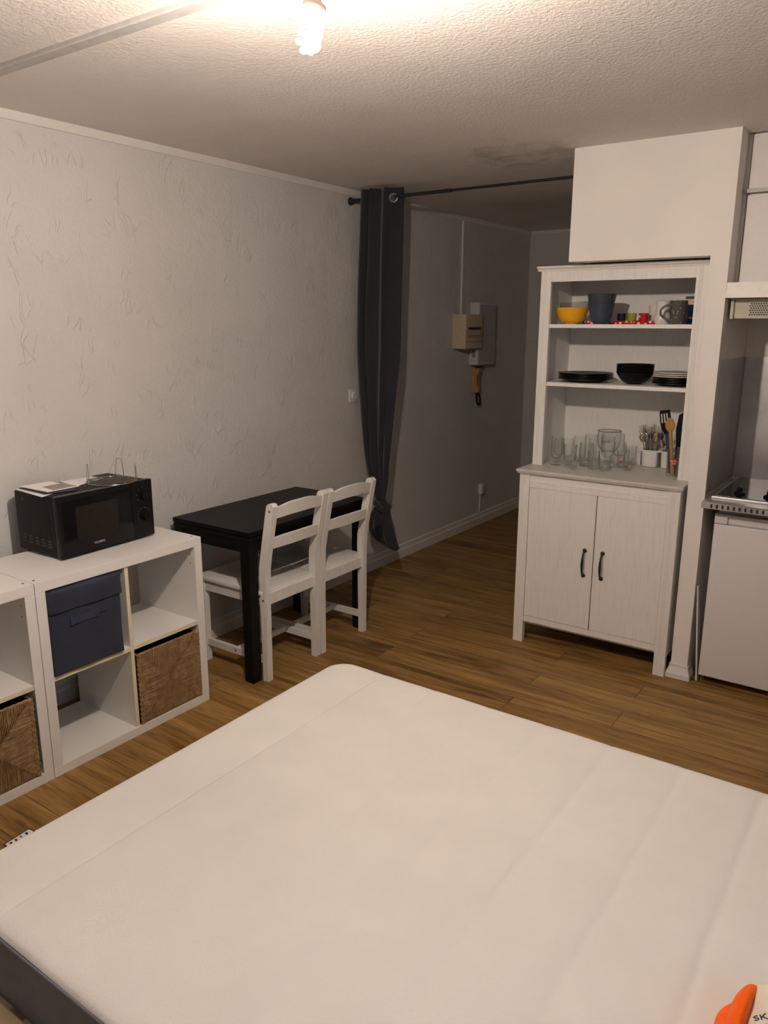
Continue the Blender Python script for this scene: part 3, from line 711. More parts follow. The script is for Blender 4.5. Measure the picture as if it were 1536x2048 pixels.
# ================================================================== CHAIRS
def make_chair(y0, y1, label):
    c = thing('dining_chair', label, 'chair', (0.40, (y0+y1)/2, 0), 0, 'white wooden chairs at the black table')
    front = [(0, .586), (.40, .583), (.50, .581), (.56, .583), (.62, .594), (.71, .611), (.80, .629), (.862, .642)]
    rear = [(.872, .652), (.874, .664), (.872, .674), (.860, .684), (.80, .673), (.71, .655), (.62, .637), (.56, .627), (.50, .623), (.40, .620), (0, .617)]
    for a, side in ((y0, -1), (y1-0.033, 1)):
        bm = nb(); prism_y(bm, [(x, z) for z, x in front+rear], a, a+0.033)
        o = obj('back_post', bm, M['chair'], c)
    for yy, zz, xx in ((y0-0.0004, 0.838, 0.660), (y0-0.0004, 0.405, 0.602)):
        bm = nb(); cyl(bm, (xx, yy+0.0005, zz), (xx, yy-0.0004, zz), 0.0052, seg=14); obj('bolt', bm, M['hole'], c, label='dark bolt head')
    def xb(z):   # middle of the post at a height
        return 0.600+max(0, z-0.52)*0.19
    # top rail with a raised middle, and the lower rail
    def rail(zlo, zhi, camel, nm):
        bm = nb(); N = 24; ya, yb_ = y0+0.033, y1-0.033; rows = []
        for i in range(N+1):
            t = i/N; q = sin(pi*t); sm = q*q*(3-2*q)
            top = zhi+camel*sm; bot = zlo+camel*0.35*sm; bowx = 0.010*q
            y = ya+(yb_-ya)*t
            rows.append([bm.verts.new((xb(z)+dx+bowx, y, z)) for z, dx in ((bot, -0.002), (top, -0.004), (top, 0.014), (bot, 0.016))])
        for A, B in zip(rows, rows[1:]):
            for k in range(4): bm.faces.new((A[k], A[(k+1) % 4], B[(k+1) % 4], B[k]))
        bm.faces.new(rows[0]); bm.faces.new(rows[-1][::-1]); obj(nm, bm, M['chair'], c, 40)
    rail(0.802, 0.852, 0.016, 'top_rail'); rail(0.655, 0.706, 0.004, 'back_rail')
    bm = nb(); box(bm, 0.145, 0.596, y0-0.004, y1+0.004, 0.428, 0.447, 0.0025, 2)
    # cut-outs for the posts are simply the seat ending between them
    obj('seat', bm, M['chair'], c, 30)
    bm = nb(); box(bm, 0.596, 0.612, y0+0.033, y1-0.033, 0.378, 0.432, 0.001); obj('back_apron', bm, M['chair'], c)
    bm = nb(); box(bm, 0.180, 0.586, y0+0.008, y0+0.026, 0.375, 0.428, 0.001); obj('side_apron', bm, M['chair'], c)
    bm = nb(); box(bm, 0.180, 0.586, y1-0.026, y1-0.008, 0.375, 0.428, 0.001); obj('side_apron', bm, M['chair'], c)
    bm = nb(); box(bm, 0.166, 0.184, y0+0.035, y1-0.035, 0.375, 0.428, 0.001); obj('front_apron', bm, M['chair'], c)
    for a in (y0+0.002, y1-0.035):
        bm = nb(); prism_y(bm, [(0.170, 0), (0.198, 0), (0.200, 0.428), (0.162, 0.428)], a, a+0.033); obj('front_leg', bm, M['chair'], c)
    for a, s in ((y0+0.010, -1), (y1-0.028, 1)):
        bm = nb(); box(bm, 0.198, 0.588, a, a+0.018, 0.083, 0.118, 0.001); st = obj('side_stretcher', bm, M['chair'], c)
        bm = nb(); yy = a if s < 0 else a+0.018; cyl(bm, (0.395, yy, 0.101), (0.395, yy+s*0.0006, 0.101), 0.0052, seg=14); obj('bolt', bm, M['hole'], st, label='dark bolt head')
    bm = nb(); box(bm, 0.384, 0.406, y0+0.028, y1-0.028, 0.086, 0.114, 0.001); obj('cross_stretcher', bm, M['chair'], c)
    return c
ch = make_chair(2.356, 2.742, 'white wooden slat-back chair tucked under the black table, nearer the shelf unit')
dup(ch, (0.402, 2.549+0.398, 0), label='white wooden slat-back chair tucked under the black table, nearer the curtain')

# ================================================================== CURTAIN AND ROD
YR, ZR = 3.8286, 2.3700
rod = thing('curtain_rod', 'black telescopic curtain rod spanning from the left wall to the bulkhead', 'curtain rod', (0.76, YR, ZR))
bm = nb(); tube(bm, [(0.018, YR, ZR), (0.70, YR, ZR)], 0.0095, 16); obj('outer_tube', bm, M['black_metal'], rod, 40)
bm = nb(); tube(bm, [(0.70, YR, ZR), (1.510, YR, ZR)], 0.0075, 16); obj('inner_tube', bm, M['black_metal'], rod, 40)
bm = nb(); tube(bm, [(0.0005, YR, ZR), (0.006, YR, ZR), (0.014, YR, ZR), (0.035, YR, ZR), (0.075, YR, ZR)], [0.023, 0.023, 0.019, 0.013, 0.0105], 20); obj('end_cap', bm, M['black_metal'], rod, 40)
bm = nb(); tube(bm, [(1.5205, YR, ZR), (1.512, YR, ZR), (1.49, YR, ZR)], [0.020, 0.018, 0.009], 20); obj('end_cap', bm, M['black_metal'], rod, 40)
cur = thing('curtain', 'dark charcoal eyelet curtain gathered and knotted near the bottom', 'curtain', (0.23, YR, 0.25))
def lerp_tab(tab, z):
    """Catmull-Rom through a table of (z, values...), z falling"""
    if z >= tab[0][0]: return list(tab[0][1:])
    if z <= tab[-1][0]: return list(tab[-1][1:])
    for k in range(len(tab)-1):
        if tab[k][0] >= z >= tab[k+1][0]:
            a, b = tab[k], tab[k+1]; p, q = tab[max(k-1, 0)], tab[min(k+2, len(tab)-1)]; h = a[0]-b[0]; t = (a[0]-z)/h; out = []
            for i in range(1, len(a)):
                m0 = (b[i]-p[i])/(p[0]-b[0])*h if p is not a else (b[i]-a[i]); m1 = (q[i]-a[i])/(a[0]-q[0])*h if q is not b else (b[i]-a[i])
                out.append((2*t**3-3*t*t+1)*a[i]+(t**3-2*t*t+t)*m0+(-2*t**3+3*t*t)*b[i]+(t**3-t*t)*m1)
            return out
tabw = [(2.418, 0.108, 0.378, 0.050), (2.13, 0.095, 0.374, 0.050), (1.80, 0.078, 0.366, 0.050), (1.50, 0.073, 0.360, 0.050), (1.20, 0.098, 0.334, 0.048), (0.89, 0.126, 0.310, 0.044), (0.70, 0.162, 0.297, 0.038), (0.555, 0.200, 0.268, 0.030)]
bm = nb(); NT, NZ = 150, 90; rows = []
for j in range(NZ+1):
    z = 2.418-(2.418-0.548)*j/NZ; xl, xr, dp = lerp_tab(tabw, z); row = []
    for i in range(NT+1):
        t = i/NT; ph = 2*pi*(3.5*t)+1.75*pi
        tw = t+0.05*sin(4*pi*t+0.6)*(1 if t not in (0, 1) else 0)
        amp = dp*(0.55+0.45*(1-t) if t < 0.62 else 0.72)
        y = YR-0.037 - amp*0.42*cos(ph) + 0.004*sin(9*t+3.5*z)
        x = xl+0.010*(1-t)+(xr-xl-0.010*(1-t)*0)*min(1, max(0, tw + 0.018*sin(5*z+11*t)))
        q = min(1, max(0, (t-0.60)/0.14)); q = q*q*(3-2*q)
        yf = YR+0.016-0.040*(1-t)/0.38
        low = min(1, max(0, (z-0.6)/0.8)); y = y*(1-q*low)+yf*q*low
        y = y*min(1, (z-0.548)/0.25)+(YR+(y-YR+0.02)*0.8)*(1-min(1, (z-0.548)/0.25))
        row.append(bm.verts.new((x, y, z)))
    rows.append(row)
for A, B in zip(rows, rows[1:]):
    for i in range(NT): bm.faces.new((A[i], A[i+1], B[i+1], B[i]))
cl = obj('drape', bm, M['curtain'], cur, 80)
md = cl.modifiers.new('thick', 'SOLIDIFY'); md.thickness = 0.0022; md.offset = 0
bm = nb(); EX, EZ = 0.322, 2.362
tube(bm, [(EX+0.0215*cos(2*pi*k/32), YR-0.010+0.42*0.0215*cos(2*pi*k/32), EZ+0.0215*sin(2*pi*k/32)) for k in range(32)], 0.0040, 8, closed=True); obj('eyelet', bm, M['eyelet'], cur, 60)
bm = nb(); lathe(bm, [(0.0001, 0), (0.019, 0)], seg=28)
obj('eyelet_opening', bm, M['hole'], cur, pre=Matrix.Translation((EX, YR-0.0085, EZ)) @ Matrix.Rotation(radians(23), 4, 'Z') @ Matrix.Rotation(pi/2, 4, 'X'))
# knot and tail lofts
def loft(levels, n=64, folds=9, fa=0.10, ph0=0.0, tw=0.0):
    bm = nb(); rings = []
    for i, (z, xl, xr, dp) in enumerate(levels):
        cx, hx = (xl+xr)/2, (xr-xl)/2; ring = []
        for k in range(n):
            a = 2*pi*k/n; f = 1+fa*sin(folds*a+ph0+tw*i)*(0.4+0.6*abs(sin(a)))+fa*0.4*sin((folds*2+1)*a+1.7*i*0.3)
            ring.append(bm.verts.new((cx+hx*cos(a)*(1+0.25*(f-1)), YR+dp*sin(a)*f, z)))
        rings.append(ring)
    for A, B in zip(rings, rings[1:]):
        for k in range(n): bm.faces.new((A[k], A[(k+1) % n], B[(k+1) % n], B[k]))
    bm.faces.new(rings[0]); bm.faces.new(rings[-1][::-1]); return bm
def dens(tab, n):
    out = []
    for i in range(n+1):
        z = tab[0][0]+(tab[-1][0]-tab[0][0])*i/n; out.append((z, *lerp_tab(tab, z)))
    return out
tail = [(0.560, 0.206, 0.272, 0.026), (0.540, 0.200, 0.284, 0.030), (0.515, 0.184, 0.297, 0.036), (0.48, 0.163, 0.301, 0.042), (0.43, 0.143, 0.314, 0.046), (0.38, 0.144, 0.330, 0.045), (0.352, 0.149, 0.338, 0.042), (0.31, 0.188, 0.352, 0.036), (0.283, 0.236, 0.362, 0.028), (0.262, 0.290, 0.372, 0.018), (0.246, 0.336, 0.350, 0.006)]
obj('tail', loft(dens(tail, 40), 72, 8, 0.20, 0.6, 0.10), M['curtain'], cur, 70)
bm = nb(); P = []
for k in range(48):   # wrap of the knot: a folded band looping round the bundle
    a = 2*pi*k/48; P.append((0.240+0.040*cos(a), YR+0.034*sin(a), 0.530-0.012*cos(a)+0.006*sin(2*a)))
tube(bm, P, [0.0190+0.0022*sin(2*2*pi*k/48+0.7) for k in range(48)], 14, closed=True)
tube(bm, [(0.212, YR-0.020, 0.556), (0.232, YR-0.046, 0.545), (0.258, YR-0.050, 0.520), (0.282, YR-0.030, 0.497)], [0.010, 0.017, 0.017, 0.008], 14)
obj('knot', bm, M['curtain'], cur, 60)

# ================================================================== WALL FITTINGS
sw = thing('wall_switch', 'white square rotary wall switch between the table and the curtain', 'switch', (0, 3.838, 1.215))
bm = nb(); box(bm, 0.0003, 0.010, 3.797, 3.881, 1.174, 1.256, 0.003, 3); obj('plate', bm, M['pure_white'], sw, 40)
bm = nb(); cyl(bm, (0.010, 3.842, 1.215), (0.012, 3.842, 1.215), 0.031, 0.030, 32); cyl(bm, (0.0125, 3.842, 1.215), (0.021, 3.842, 1.215), 0.026, 0.024, 32); obj('knob', bm, M['pure_white'], sw, 40)
cn = nb(); box(cn, 0.0003, 0.014, 5.190, 5.212, 1.732, H-0.0345, 0.002)
mesh_thing('cable_duct', cn, M['trim'], 'white vertical cable duct rising from the fuse box to the ceiling', 'cable duct', (0.007, 5.201, 1.732))
fb = thing('fuse_box', 'ivory wall fuse box with a row of breakers, in front of the grey meter box', 'fuse box', (0, 5.21, 1.475))
bm = nb(); box(bm, 0.0003, 0.118, 5.077, 5.345, 1.477, 1.731, 0.006, 3); obj('casing', bm, M['ivory'], fb, 40)
bm = nb(); box(bm, 0.118, 0.1188, 5.105, 5.318, 1.560, 1.640, 0.0003); wn = obj('breaker_window', bm, M['amber'], fb)
bm = nb()
for k in range(8): box(bm, 0.1188, 0.124, 5.120+0.022*k, 5.139+0.022*k, 1.580, 1.618, 0.001)
obj('breakers', bm, M['meter_front'], wn)
bm = nb(); box(bm, 0.1188, 0.127, 5.118, 5.296, 1.618, 1.634, 0.002); obj('toggle_row', bm, M['dark_ink'], wn)
bm = nb(); box(bm, 0.118, 0.1195, 5.09, 5.33, 1.527, 1.530); obj('lid_seam', bm, M['hole'], fb)
mb = thing('meter_box', 'pale grey electricity meter box mounted behind the ivory fuse box', 'meter box', (0, 5.50, 1.345))
bm = nb(); box(bm, 0.0003, 0.078, 5.352, 5.635, 1.347, 1.822, 0.004, 3); obj('casing', bm, M['meter_grey'], mb, 40)
bm = nb(); box(bm, 0.0783, 0.080, 5.372, 5.618, 1.365, 1.804, 0.001); obj('cover', bm, M['meter_front'], mb)
bm = nb(); box(bm, 0.028, 0.056, 5.3512, 5.3519, 1.405, 1.470); box(bm, 0.020, 0.060, 5.3512, 5.3519, 1.474, 1.477); obj('printed_label', bm, M['grey_print'], mb)
ic = thing('intercom', 'ochre and black intercom handset on the wall under the meter box', 'intercom', (0, 5.45, 1.12))
bm = nb(); box(bm, 0.0003, 0.030, 5.40, 5.505, 1.125, 1.325, 0.006, 3); obj('cradle', bm, M['amber'], ic, 40)
bm = nb(); prism_y(bm, [(0.032, 1.318), (0.060, 1.322), (0.064, 1.29), (0.052, 1.27), (0.050, 1.18), (0.062, 1.16), (0.060, 1.13), (0.032, 1.128)], 5.405, 5.443); obj('handset', bm, M['amber'], ic)
bm = nb(); box(bm, 0.0302, 0.034, 5.449, 5.461, 1.135, 1.325); box(bm, 0.050, 0.0535, 5.3995, 5.4045, 1.20, 1.27); box(bm, 0.02, 0.064, 5.41, 5.50, 1.325, 1.331); obj('dark_groove', bm, M['hole'], ic)
bm = nb(); tube(bm, [(0.040, 5.425, 1.130), (0.042, 5.418, 1.085), (0.044, 5.428, 1.045), (0.045, 5.452, 1.028), (0.044, 5.476, 1.045), (0.040, 5.482, 1.080), (0.030, 5.470, 1.124)], 0.0075, 8); obj('cord', bm, M['black_plastic'], ic, 60)
so = thing('wall_socket', 'small white socket box low on the hallway wall', 'socket', (0, 5.61, 0.26))
bm = nb(); box(bm, 0.0003, 0.036, 5.575, 5.635, 0.268, 0.350, 0.004, 3); obj('socket_body', bm, M['pure_white'], so, 40)
bm = nb(); cyl(bm, (0.036, 5.605, 0.312), (0.0375, 5.605, 0.312), 0.020, 0.019, 24); obj('socket_face', bm, M['meter_grey'], so, 40)
cn = nb(); box(cn, 0.0003, 0.012, 5.596, 5.612, 0.103, 0.267, 0.0015)
mesh_thing('cable_duct', cn, M['trim'], 'short white cable duct below the low hallway socket', 'cable duct', (0.006, 5.604, 0.103))

# ================================================================== CEILING LAMP
up = (Vector((0, 0, 1))*cos(radians(11)) + Vector((0.819, 0.574, 0))*sin(radians(11))).normalized()
BC = Vector((1.8765, 1.2465, 2.219))
lp = thing('ceiling_bulb', 'lit bare spiral bulb hanging in a white holder from the ceiling', 'light bulb', BC)
s1_ = up.orthogonal().normalized(); s2_ = up.cross(s1_)
bm = nb()
for off in (0, pi):
    pts = []
    for i in range(61):
        t = i/60; a = off+t*2*pi*1.9; R = 0.0195 - (0.008*max(0, (t-0.85)/0.15))
        pts.append(BC+s1_*R*cos(a)+s2_*R*sin(a)+up*(0.031-0.062*t))
    tube(bm, pts, 0.0058, 10)
cyl(bm, BC-up*0.031-s1_*0.0115*cos(3.8*pi)-s2_*0.0, BC-up*0.031+s1_*0.0115, 0.0056, seg=10)
obj('spiral_tube', bm, M['bulb'], lp, 60)
bm = nb()
tube(bm, [BC+up*z for z in (0.033, 0.036, 0.052, 0.060)], [0.0235, 0.0245, 0.0240, 0.014], 24); obj('bulb_collar', bm, M['bulb_base'], lp, 40)
bm = nb(); tube(bm, [BC+up*0.060, BC+up*0.072], [0.0125, 0.0125], 20); obj('cap', bm, M['brass'], lp, 40)
bm = nb(); tube(bm, [BC+up*z for z in (0.070, 0.072, 0.108, 0.118)], [0.0155, 0.017, 0.017, 0.009], 24); obj('lamp_holder', bm, M['bulb_base'], lp, 40)
top = BC+up*0.117
bm = nb(); tube(bm, [top, top+up*0.03, top+Vector((0.008, 0.006, 0.07)), Vector((top.x+0.010, top.y+0.008, H-0.012))], 0.0035, 8); obj('cord', bm, M['pure_white'], lp, 60)
bm = nb(); lathe(bm, [(0.0, -0.03), (0.03, -0.028), (0.042, -0.006), (0.042, 0), (0, 0)], (top.x+0.010, top.y+0.008, H-0.0005), 28); obj('ceiling_rose', bm, M['pure_white'], lp, 40)

# ================================================================== DRESSER
CXL, CXR, CFY, CT = 1.3225, 2.1507, 3.4796, 0.9385
HFY = 3.648; HXL, HXR = 1.3370, 2.1300; S1, S2 = 1.6566, 1.3690; HB = 4.027
dz = thing('dresser', 'tall white wooden dresser with open shelves above a two-door cupboard', 'dresser', (CXL, CFY, 0), 0.0055)
W = M['wwood']
def grooved_post(x0, x1, y0, y1, z0, z1, g=True):
    """stile with fine vertical flutes on its face"""
    prof = [(x0, y1), (x0, y0)]
    if g:
        for c in (0.30, 0.42, 0.54):
            xc = x0+(x1-x0)*c; prof += [(xc-0.0018, y0), (xc-0.0012, y0+0.0016), (xc+0.0012, y0+0.0016), (xc+0.0018, y0)]
    prof += [(x1, y0), (x1, y1)]
    bm = nb(); prism_z(bm, prof, z0, z1); return bm
# base
for a, gl in ((CXL+0.017, True), (CXR-0.013-0.055, True)):
    obj('front_post', grooved_post(a, a+0.053, CFY+0.016, CFY+0.046, 0, 0.917), W, dz)
for a in (CXL+0.019, CXR-0.015-0.018):
    bm = nb(); box(bm, a, a+0.018, CFY+0.046, 4.005, 0.10, 0.917); obj('side_panel', bm, W, dz)
for a in (CXL+0.019, CXR-0.013-0.045):
    bm = nb(); box(bm, a, a+0.045, 3.965, 4.010, 0, 0.10, 0.001); obj('back_leg', bm, W, dz)
bm = nb(); box(bm, CXL+0.040, CXR-0.036, CFY+0.046, 4.0, 0.100, 0.116); box(bm, CXL+0.040, CXR-0.036, 3.998, 4.004, 0.116, 0.916); obj('carcass_back', bm, W, dz)
bm = nb(); box(bm, CXL+0.0705, CXR-0.0685, CFY+0.022, CFY+0.040, 0.118, 0.150, 0.001); obj('bottom_rail', bm, W, dz)
bm = nb(); xa, xb_ = CXL+0.0705, CXR-0.0685
prism_x(bm, [(CFY+0.040, 0.847), (CFY+0.019, 0.847), (CFY+0.019, 0.868), (CFY+0.021, 0.870), (CFY+0.019, 0.872), (CFY+0.019, 0.880), (CFY+0.024, 0.884), (CFY+0.024, 0.917), (CFY+0.040, 0.917)], xa, xb_); obj('top_rail', bm, W, dz)
bm = nb()
prism_z(bm, [(CXL, CFY), (CXR-0.004, CFY), (CXR-0.004, 4.030), (CXL, 4.030)], 0.9245, CT)
es = [e for e in bm.edges]; bmesh.ops.bevel(bm, geom=es, offset=0.002, segments=2, affect='EDGES')
prism_z(bm, [(CXL+0.006, CFY+0.006), (CXR-0.010, CFY+0.006), (CXR-0.010, 4.025), (CXL+0.006, 4.025)], 0.9172, 0.9246)
obj('counter_top', bm, M['wwood_top'], dz)
xm = CXL+0.4265
for a, b_, hx in ((xa+0.001, xm-0.0022, xm-0.045), (xm+0.0022, xb_-0.001, xm+0.046)):
    bm = nb(); box(bm, a, b_, CFY+0.020, CFY+0.038, 0.152, 0.8455, 0.0015); d = obj('door', bm, W, dz)
    bm = nb(); ya = CFY+0.0195
    pts = [(hx, ya-0.003, 0.562), (hx, ya-0.018, 0.553), (hx, ya-0.026, 0.535), (hx, ya-0.029, 0.512), (hx, ya-0.030, 0.497), (hx, ya-0.029, 0.482), (hx, ya-0.026, 0.459), (hx, ya-0.018, 0.441), (hx, ya-0.003, 0.432)]
    tube(bm, pts, [0.0050, 0.0042, 0.0046, 0.0062, 0.0068, 0.0062, 0.0046, 0.0042, 0.0050], 10)
    for zz in (0.562, 0.432):
        lathe_b = [(0.0001, 0.0), (0.0105, 0.0), (0.0105, 0.002), (0.008, 0.006), (0.0001, 0.008)]
        tube(bm, [(hx, ya+0.0005, zz), (hx, ya-0.003, zz), (hx, ya-0.008, zz)], [0.0108, 0.0104, 0.005], 16)
    obj('handle', bm, M['black_metal'], d, 50)
# hutch
HT = 1.9115
for a in (HXL, HXR-0.052):
    obj('hutch_post', grooved_post(a, a+0.052, HFY, HFY+0.020, CT+0.0005, HT), W, dz)
for a in (HXL+0.002, HXR-0.018):
    bm = nb(); box(bm, a, a+0.016, HFY+0.020, HB, CT+0.0005, HT); obj('hutch_side', bm, W, dz)
bm = nb(); box(bm, HXL+0.018, HXR-0.018, HB, HB+0.004, CT+0.0005, HT)
for k in range(1, 4):
    xx = HXL+0.018+(HXR-HXL-0.036)*k/4
    if k == 2: box(bm, xx-0.0015, xx+0.0015, HB-0.001, HB+0.001, CT+0.0005, HT)
for xx in (HXL+0.110, HXR-0.110): pass
obj('hutch_back', bm, W, dz)
bm = nb(); box(bm, HXL+0.052, HXR-0.052, HFY+0.001, HFY+0.018, 1.860, HT, 0.001); obj('header_rail', bm, W, dz)
bm = nb(); box(bm, HXL+0.018, HXR-0.018, HFY+0.020, HB, 1.893, HT-0.0005); box(bm, HXL+0.052, HXR-0.052, HFY+0.018, HFY+0.021, 1.893, HT-0.0005); obj('hutch_ceiling', bm, W, dz)
bm = nb()
prism_x(bm, [(HFY-0.016, 1.926), (HFY-0.018, 1.934), (HB, 1.934), (HB, HT), (HFY-0.004, HT), (HFY-0.006, 1.918)], HXL-0.018, HXR+0.010); obj('crown', bm, W, dz)
for z in (S1, S2):
    bm = nb(); box(bm, HXL+0.0182, HXR-0.0182, HFY+0.0205, HB-0.0002, z-0.0185, z, 0.001); box(bm, HXL+0.053, HXR-0.053, HFY+0.004, HFY+0.0206, z-0.0185, z, 0.001); obj('shelf', bm, W, dz)

# ---- shelf 1 crockery
def bowl_prof(r, h, foot, t=0.004, p=0.55, flare=0.0):
    out = [(0.0, 0.0), (foot, 0.0), (foot, 0.004)]
    N = 12
    for i in range(1, N+1):
        q = i/N; out.append((foot+(r-foot)*(q**p)+flare*max(0, q-0.8)*5*(q-0.8), 0.004+(h-0.004)*q))
    inn = [(max(rr-t, 0.0001), max(z, 0.004+t)) for rr, z in out[2:]][::-1]
    return out+[(r+flare*0.2-t*0.5, h+0.0008)]+inn+[(0.0, 0.004+t)]
def bowl(name, x, y, z, r, h, foot, mat, label, cat='bowl', group=None, p=0.55, flare=0.0, t=0.004, tilt=None):
    bm = nb(); lathe(bm, bowl_prof(r, h, foot, t, p, flare), (x, y, z), 40)
    o = mesh_thing(name, bm, mat, label, cat, (x, y, z), group, 40)
    if tilt: o.rotation_euler = tilt
    return o
bowl('bowl', 1.463, 3.760, S1+0.0006, 0.0830, 0.080, 0.032, M['yellow_ceramic'], 'bright yellow ceramic bowl on the top shelf', p=0.37)
bowl('glass_bowl', 1.472, 3.772, S1+0.026, 0.0760, 0.082, 0.034, M['glass_dark'], 'clear glass bowl nested inside the yellow bowl', p=0.42, tilt=(0.03, -0.05, 0))
bowl('deep_bowl', 1.618, 3.745, S1+0.0006, 0.0645, 0.098, 0.030, M['navy_ceramic'], 'dark blue deep bowl on the top shelf, lower one of two', group='dark blue stacked bowls', p=0.40, flare=0.004)
bowl('deep_bowl', 1.618, 3.745, S1+0.0400, 0.0690, 0.104, 0.030, M['navy_ceramic'], 'dark blue deep bowl on the top shelf, upper one of two', group='dark blue stacked bowls', p=0.36, flare=0.006)
tr = thing('serving_tray', 'narrow red serving tray with white dots on the top shelf', 'tray', (1.690, 3.852, S1+0.0005))
bm = nb(); TZ = S1+0.0006
pl = rrect(1.498, 1.872, 3.814, 3.890, 0.012, 5); pt = rrect(1.494, 1.878, 3.810, 3.894, 0.014, 5); pi_ = rrect(1.502, 1.870, 3.818, 3.886, 0.010, 5)
L = [[bm.verts.new((p[0], p[1], z)) for p in q] for q, z in ((pl, TZ), (pt, TZ+0.016), (pi_, TZ+0.016), (pi_, TZ+0.005))]
for A, B in zip(L, L[1:]):
    for k in range(len(A)): bm.faces.new((A[k], A[(k+1) % len(A)], B[(k+1) % len(A)], B[k]))
bm.faces.new(L[0][::-1]); bm.faces.new(L[-1]); obj('tray_body', bm, M['red_dots'], tr, 40)
def cup(x, y, z, r, h, mat, label, name='espresso_cup', cat='cup', group=None, handle=None, prof=None, taper=0.86, hw=0.5, handmat=None):
    t = thing(name, label, cat, (x, y, z), 0, group)
    pr = prof or [(0, 0), (r*taper, 0), (r*taper*1.02, 0.003), (r, h), (r-0.0012, h+0.0008), (r-0.003, h-0.001), (r*taper-0.003, 0.006), (0, 0.005)]
    bm = nb(); lathe(bm, pr, (x, y, z), 36); obj('body', bm, mat, t, 40)
    if handle is not None:
        a = handle; c, s = cos(a), sin(a); pts = []
        for k in range(11):
            u = -pi/2+pi*k/10; rr = r*0.96+h*0.30*cos(u)*hw*2; pts.append((x+c*rr, y+s*rr, z+h*0.52-h*0.30*-sin(u)))
        bm = nb(); tube(bm, pts, max(0.0028, h*0.045), 8); obj('handle', bm, handmat or mat, t, 60)
    return t
TZi = TZ+0.0056
cup(1.686, 3.852, TZi, 0.0215, 0.046, M['dark_ceramic'], 'dark blue espresso cup on the red tray', group='espresso cups on the dotted tray', handle=radians(115))
cup(1.738, 3.852, TZi, 0.0230, 0.047, M['green_ceramic'], 'lime green espresso cup on the red tray', group='espresso cups on the dotted tray', handle=radians(80))
cup(1.796, 3.852, TZi, 0.0240, 0.047, M['red_dots'], 'red white-dotted espresso cup on the red tray', group='espresso cups on the dotted tray', handle=radians(70))
cup(1.832, 3.930, S1+0.0006, 0.036, 0.090, M['white_ceramic'], 'plain white mug behind the sprigged mug', 'mug', 'mug', 'mugs on the top shelf', handle=radians(60))
pr = [(0, 0), (0.032, 0), (0.037, 0.006), (0.041, 0.022), (0.038, 0.040), (0.0330, 0.052), (0.0325, 0.075), (0.0345, 0.107), (0.0325, 0.108), (0.0300, 0.075), (0.031, 0.052), (0.034, 0.025), (0.028, 0.006), (0, 0.005)]
cup(1.891, 3.838, S1+0.0006, 0.034, 0.108, M['floral'], 'white pear-shaped mug with brown sprigs on the top shelf', 'mug', 'mug', 'mugs on the top shelf', prof=pr)
cup(1.985, 3.755, S1+0.0006, 0.0415, 0.107, M['grey_dots'], 'large grey mug with pale dots, at the right of the top shelf', 'mug', 'mug', 'mugs on the top shelf', handle=radians(188), taper=0.80, hw=0.62)
pkb = thing('food_box', 'blue and cream food carton with dark top at the right end of the top shelf', 'box', (2.045, 3.895, S1+0.0005))
bm = nb(); box(bm, 1.985, 2.100, 3.875, 3.915, S1+0.0006, S1+0.090, 0.001); obj('carton', bm, M['blue_card'], pkb)
bm = nb(); box(bm, 1.9855, 2.0995, 3.8755, 3.9145, S1+0.090, S1+0.119, 0.0008); obj('cream_band', bm, M['cream_card'], pkb)
bm = nb(); box(bm, 1.983, 2.102, 3.873, 3.917, S1+0.119, S1+0.131, 0.001); obj('dark_top', bm, M['dark_ink'], pkb)
bm = nb(); box(bm, 1.987, 2.098, 3.8742, 3.8749, S1+0.028, S1+0.035); obj('white_stripe', bm, M['paper'], pkb)
cup(1.990, 3.836, S1+0.0006, 0.021, 0.070, M['brown_card'], 'small russet patterned mug tucked behind the grey dotted mug', 'mug', 'mug', 'mugs on the top shelf', taper=0.78)

# ---- shelf 2 plates and bowls
def plate_prof(r, t=0.0045, rise=0.014):
    return [(0, 0), (r*0.58, 0), (r*0.62, 0.002), (r*0.86, rise*0.75), (r, rise), (r-0.001, rise+t*0.7), (r*0.85, rise*0.75+t), (r*0.62, 0.002+t), (0, t)]
def plates(x, y, z, r, step, specs, rise=0.014):
    for k, (mat, label, grp) in enumerate(specs):
        bm = nb(); zz = z+0.0006+k*step; jx, jy = random.uniform(-0.0015, 0.0015), random.uniform(-0.0015, 0.0015)
        lathe(bm, plate_prof(r, rise=rise), (x+jx, y+jy, zz), 56)
        mesh_thing('plate', bm, mat, label, 'plate', (x+jx, y+jy, zz), grp, 40)
pos = ['bottom', 'second from bottom', 'second from top', 'topmost']
plates(1.537, 3.808, S2, 0.139, 0.0092, [(M['black_ceramic'], f'large black dinner plate, {w} of the left-hand stack', 'black dinner plates') for w in pos], rise=0.016)
for k, w in enumerate(('lowest', 'second from bottom', 'third from bottom', 'topmost')):
    bowl('bowl', 1.793, 3.795, S2+0.0006+0.0120*k, 0.0915, 0.060, 0.036, M['black_ceramic'], f'black cereal bowl on the middle shelf, {w} of its stack', group='black cereal bowls', p=0.50)
plates(1.992, 3.800, S2, 0.1080, 0.0080, [(M['black_ceramic'], f'black side plate, {w} under the pale-rimmed plates', 'black side plates') for w in ('lowest', 'second', 'third', 'fourth')], rise=0.012)
plates(1.993, 3.799, S2+0.0325, 0.1090, 0.0085, [(M['white_ceramic'], 'cream plate, lowest of the pale-rimmed plates on the black plates', 'pale-rimmed plates'), (M['white_ceramic'], 'cream plate in the middle of the pale-rimmed plates', 'pale-rimmed plates')], rise=0.012)
gp = thing('plate', 'sage green plate with cream rim, topmost of the right-hand stack', 'plate', (1.993, 3.799, S2+0.0503), 0, 'pale-rimmed plates')
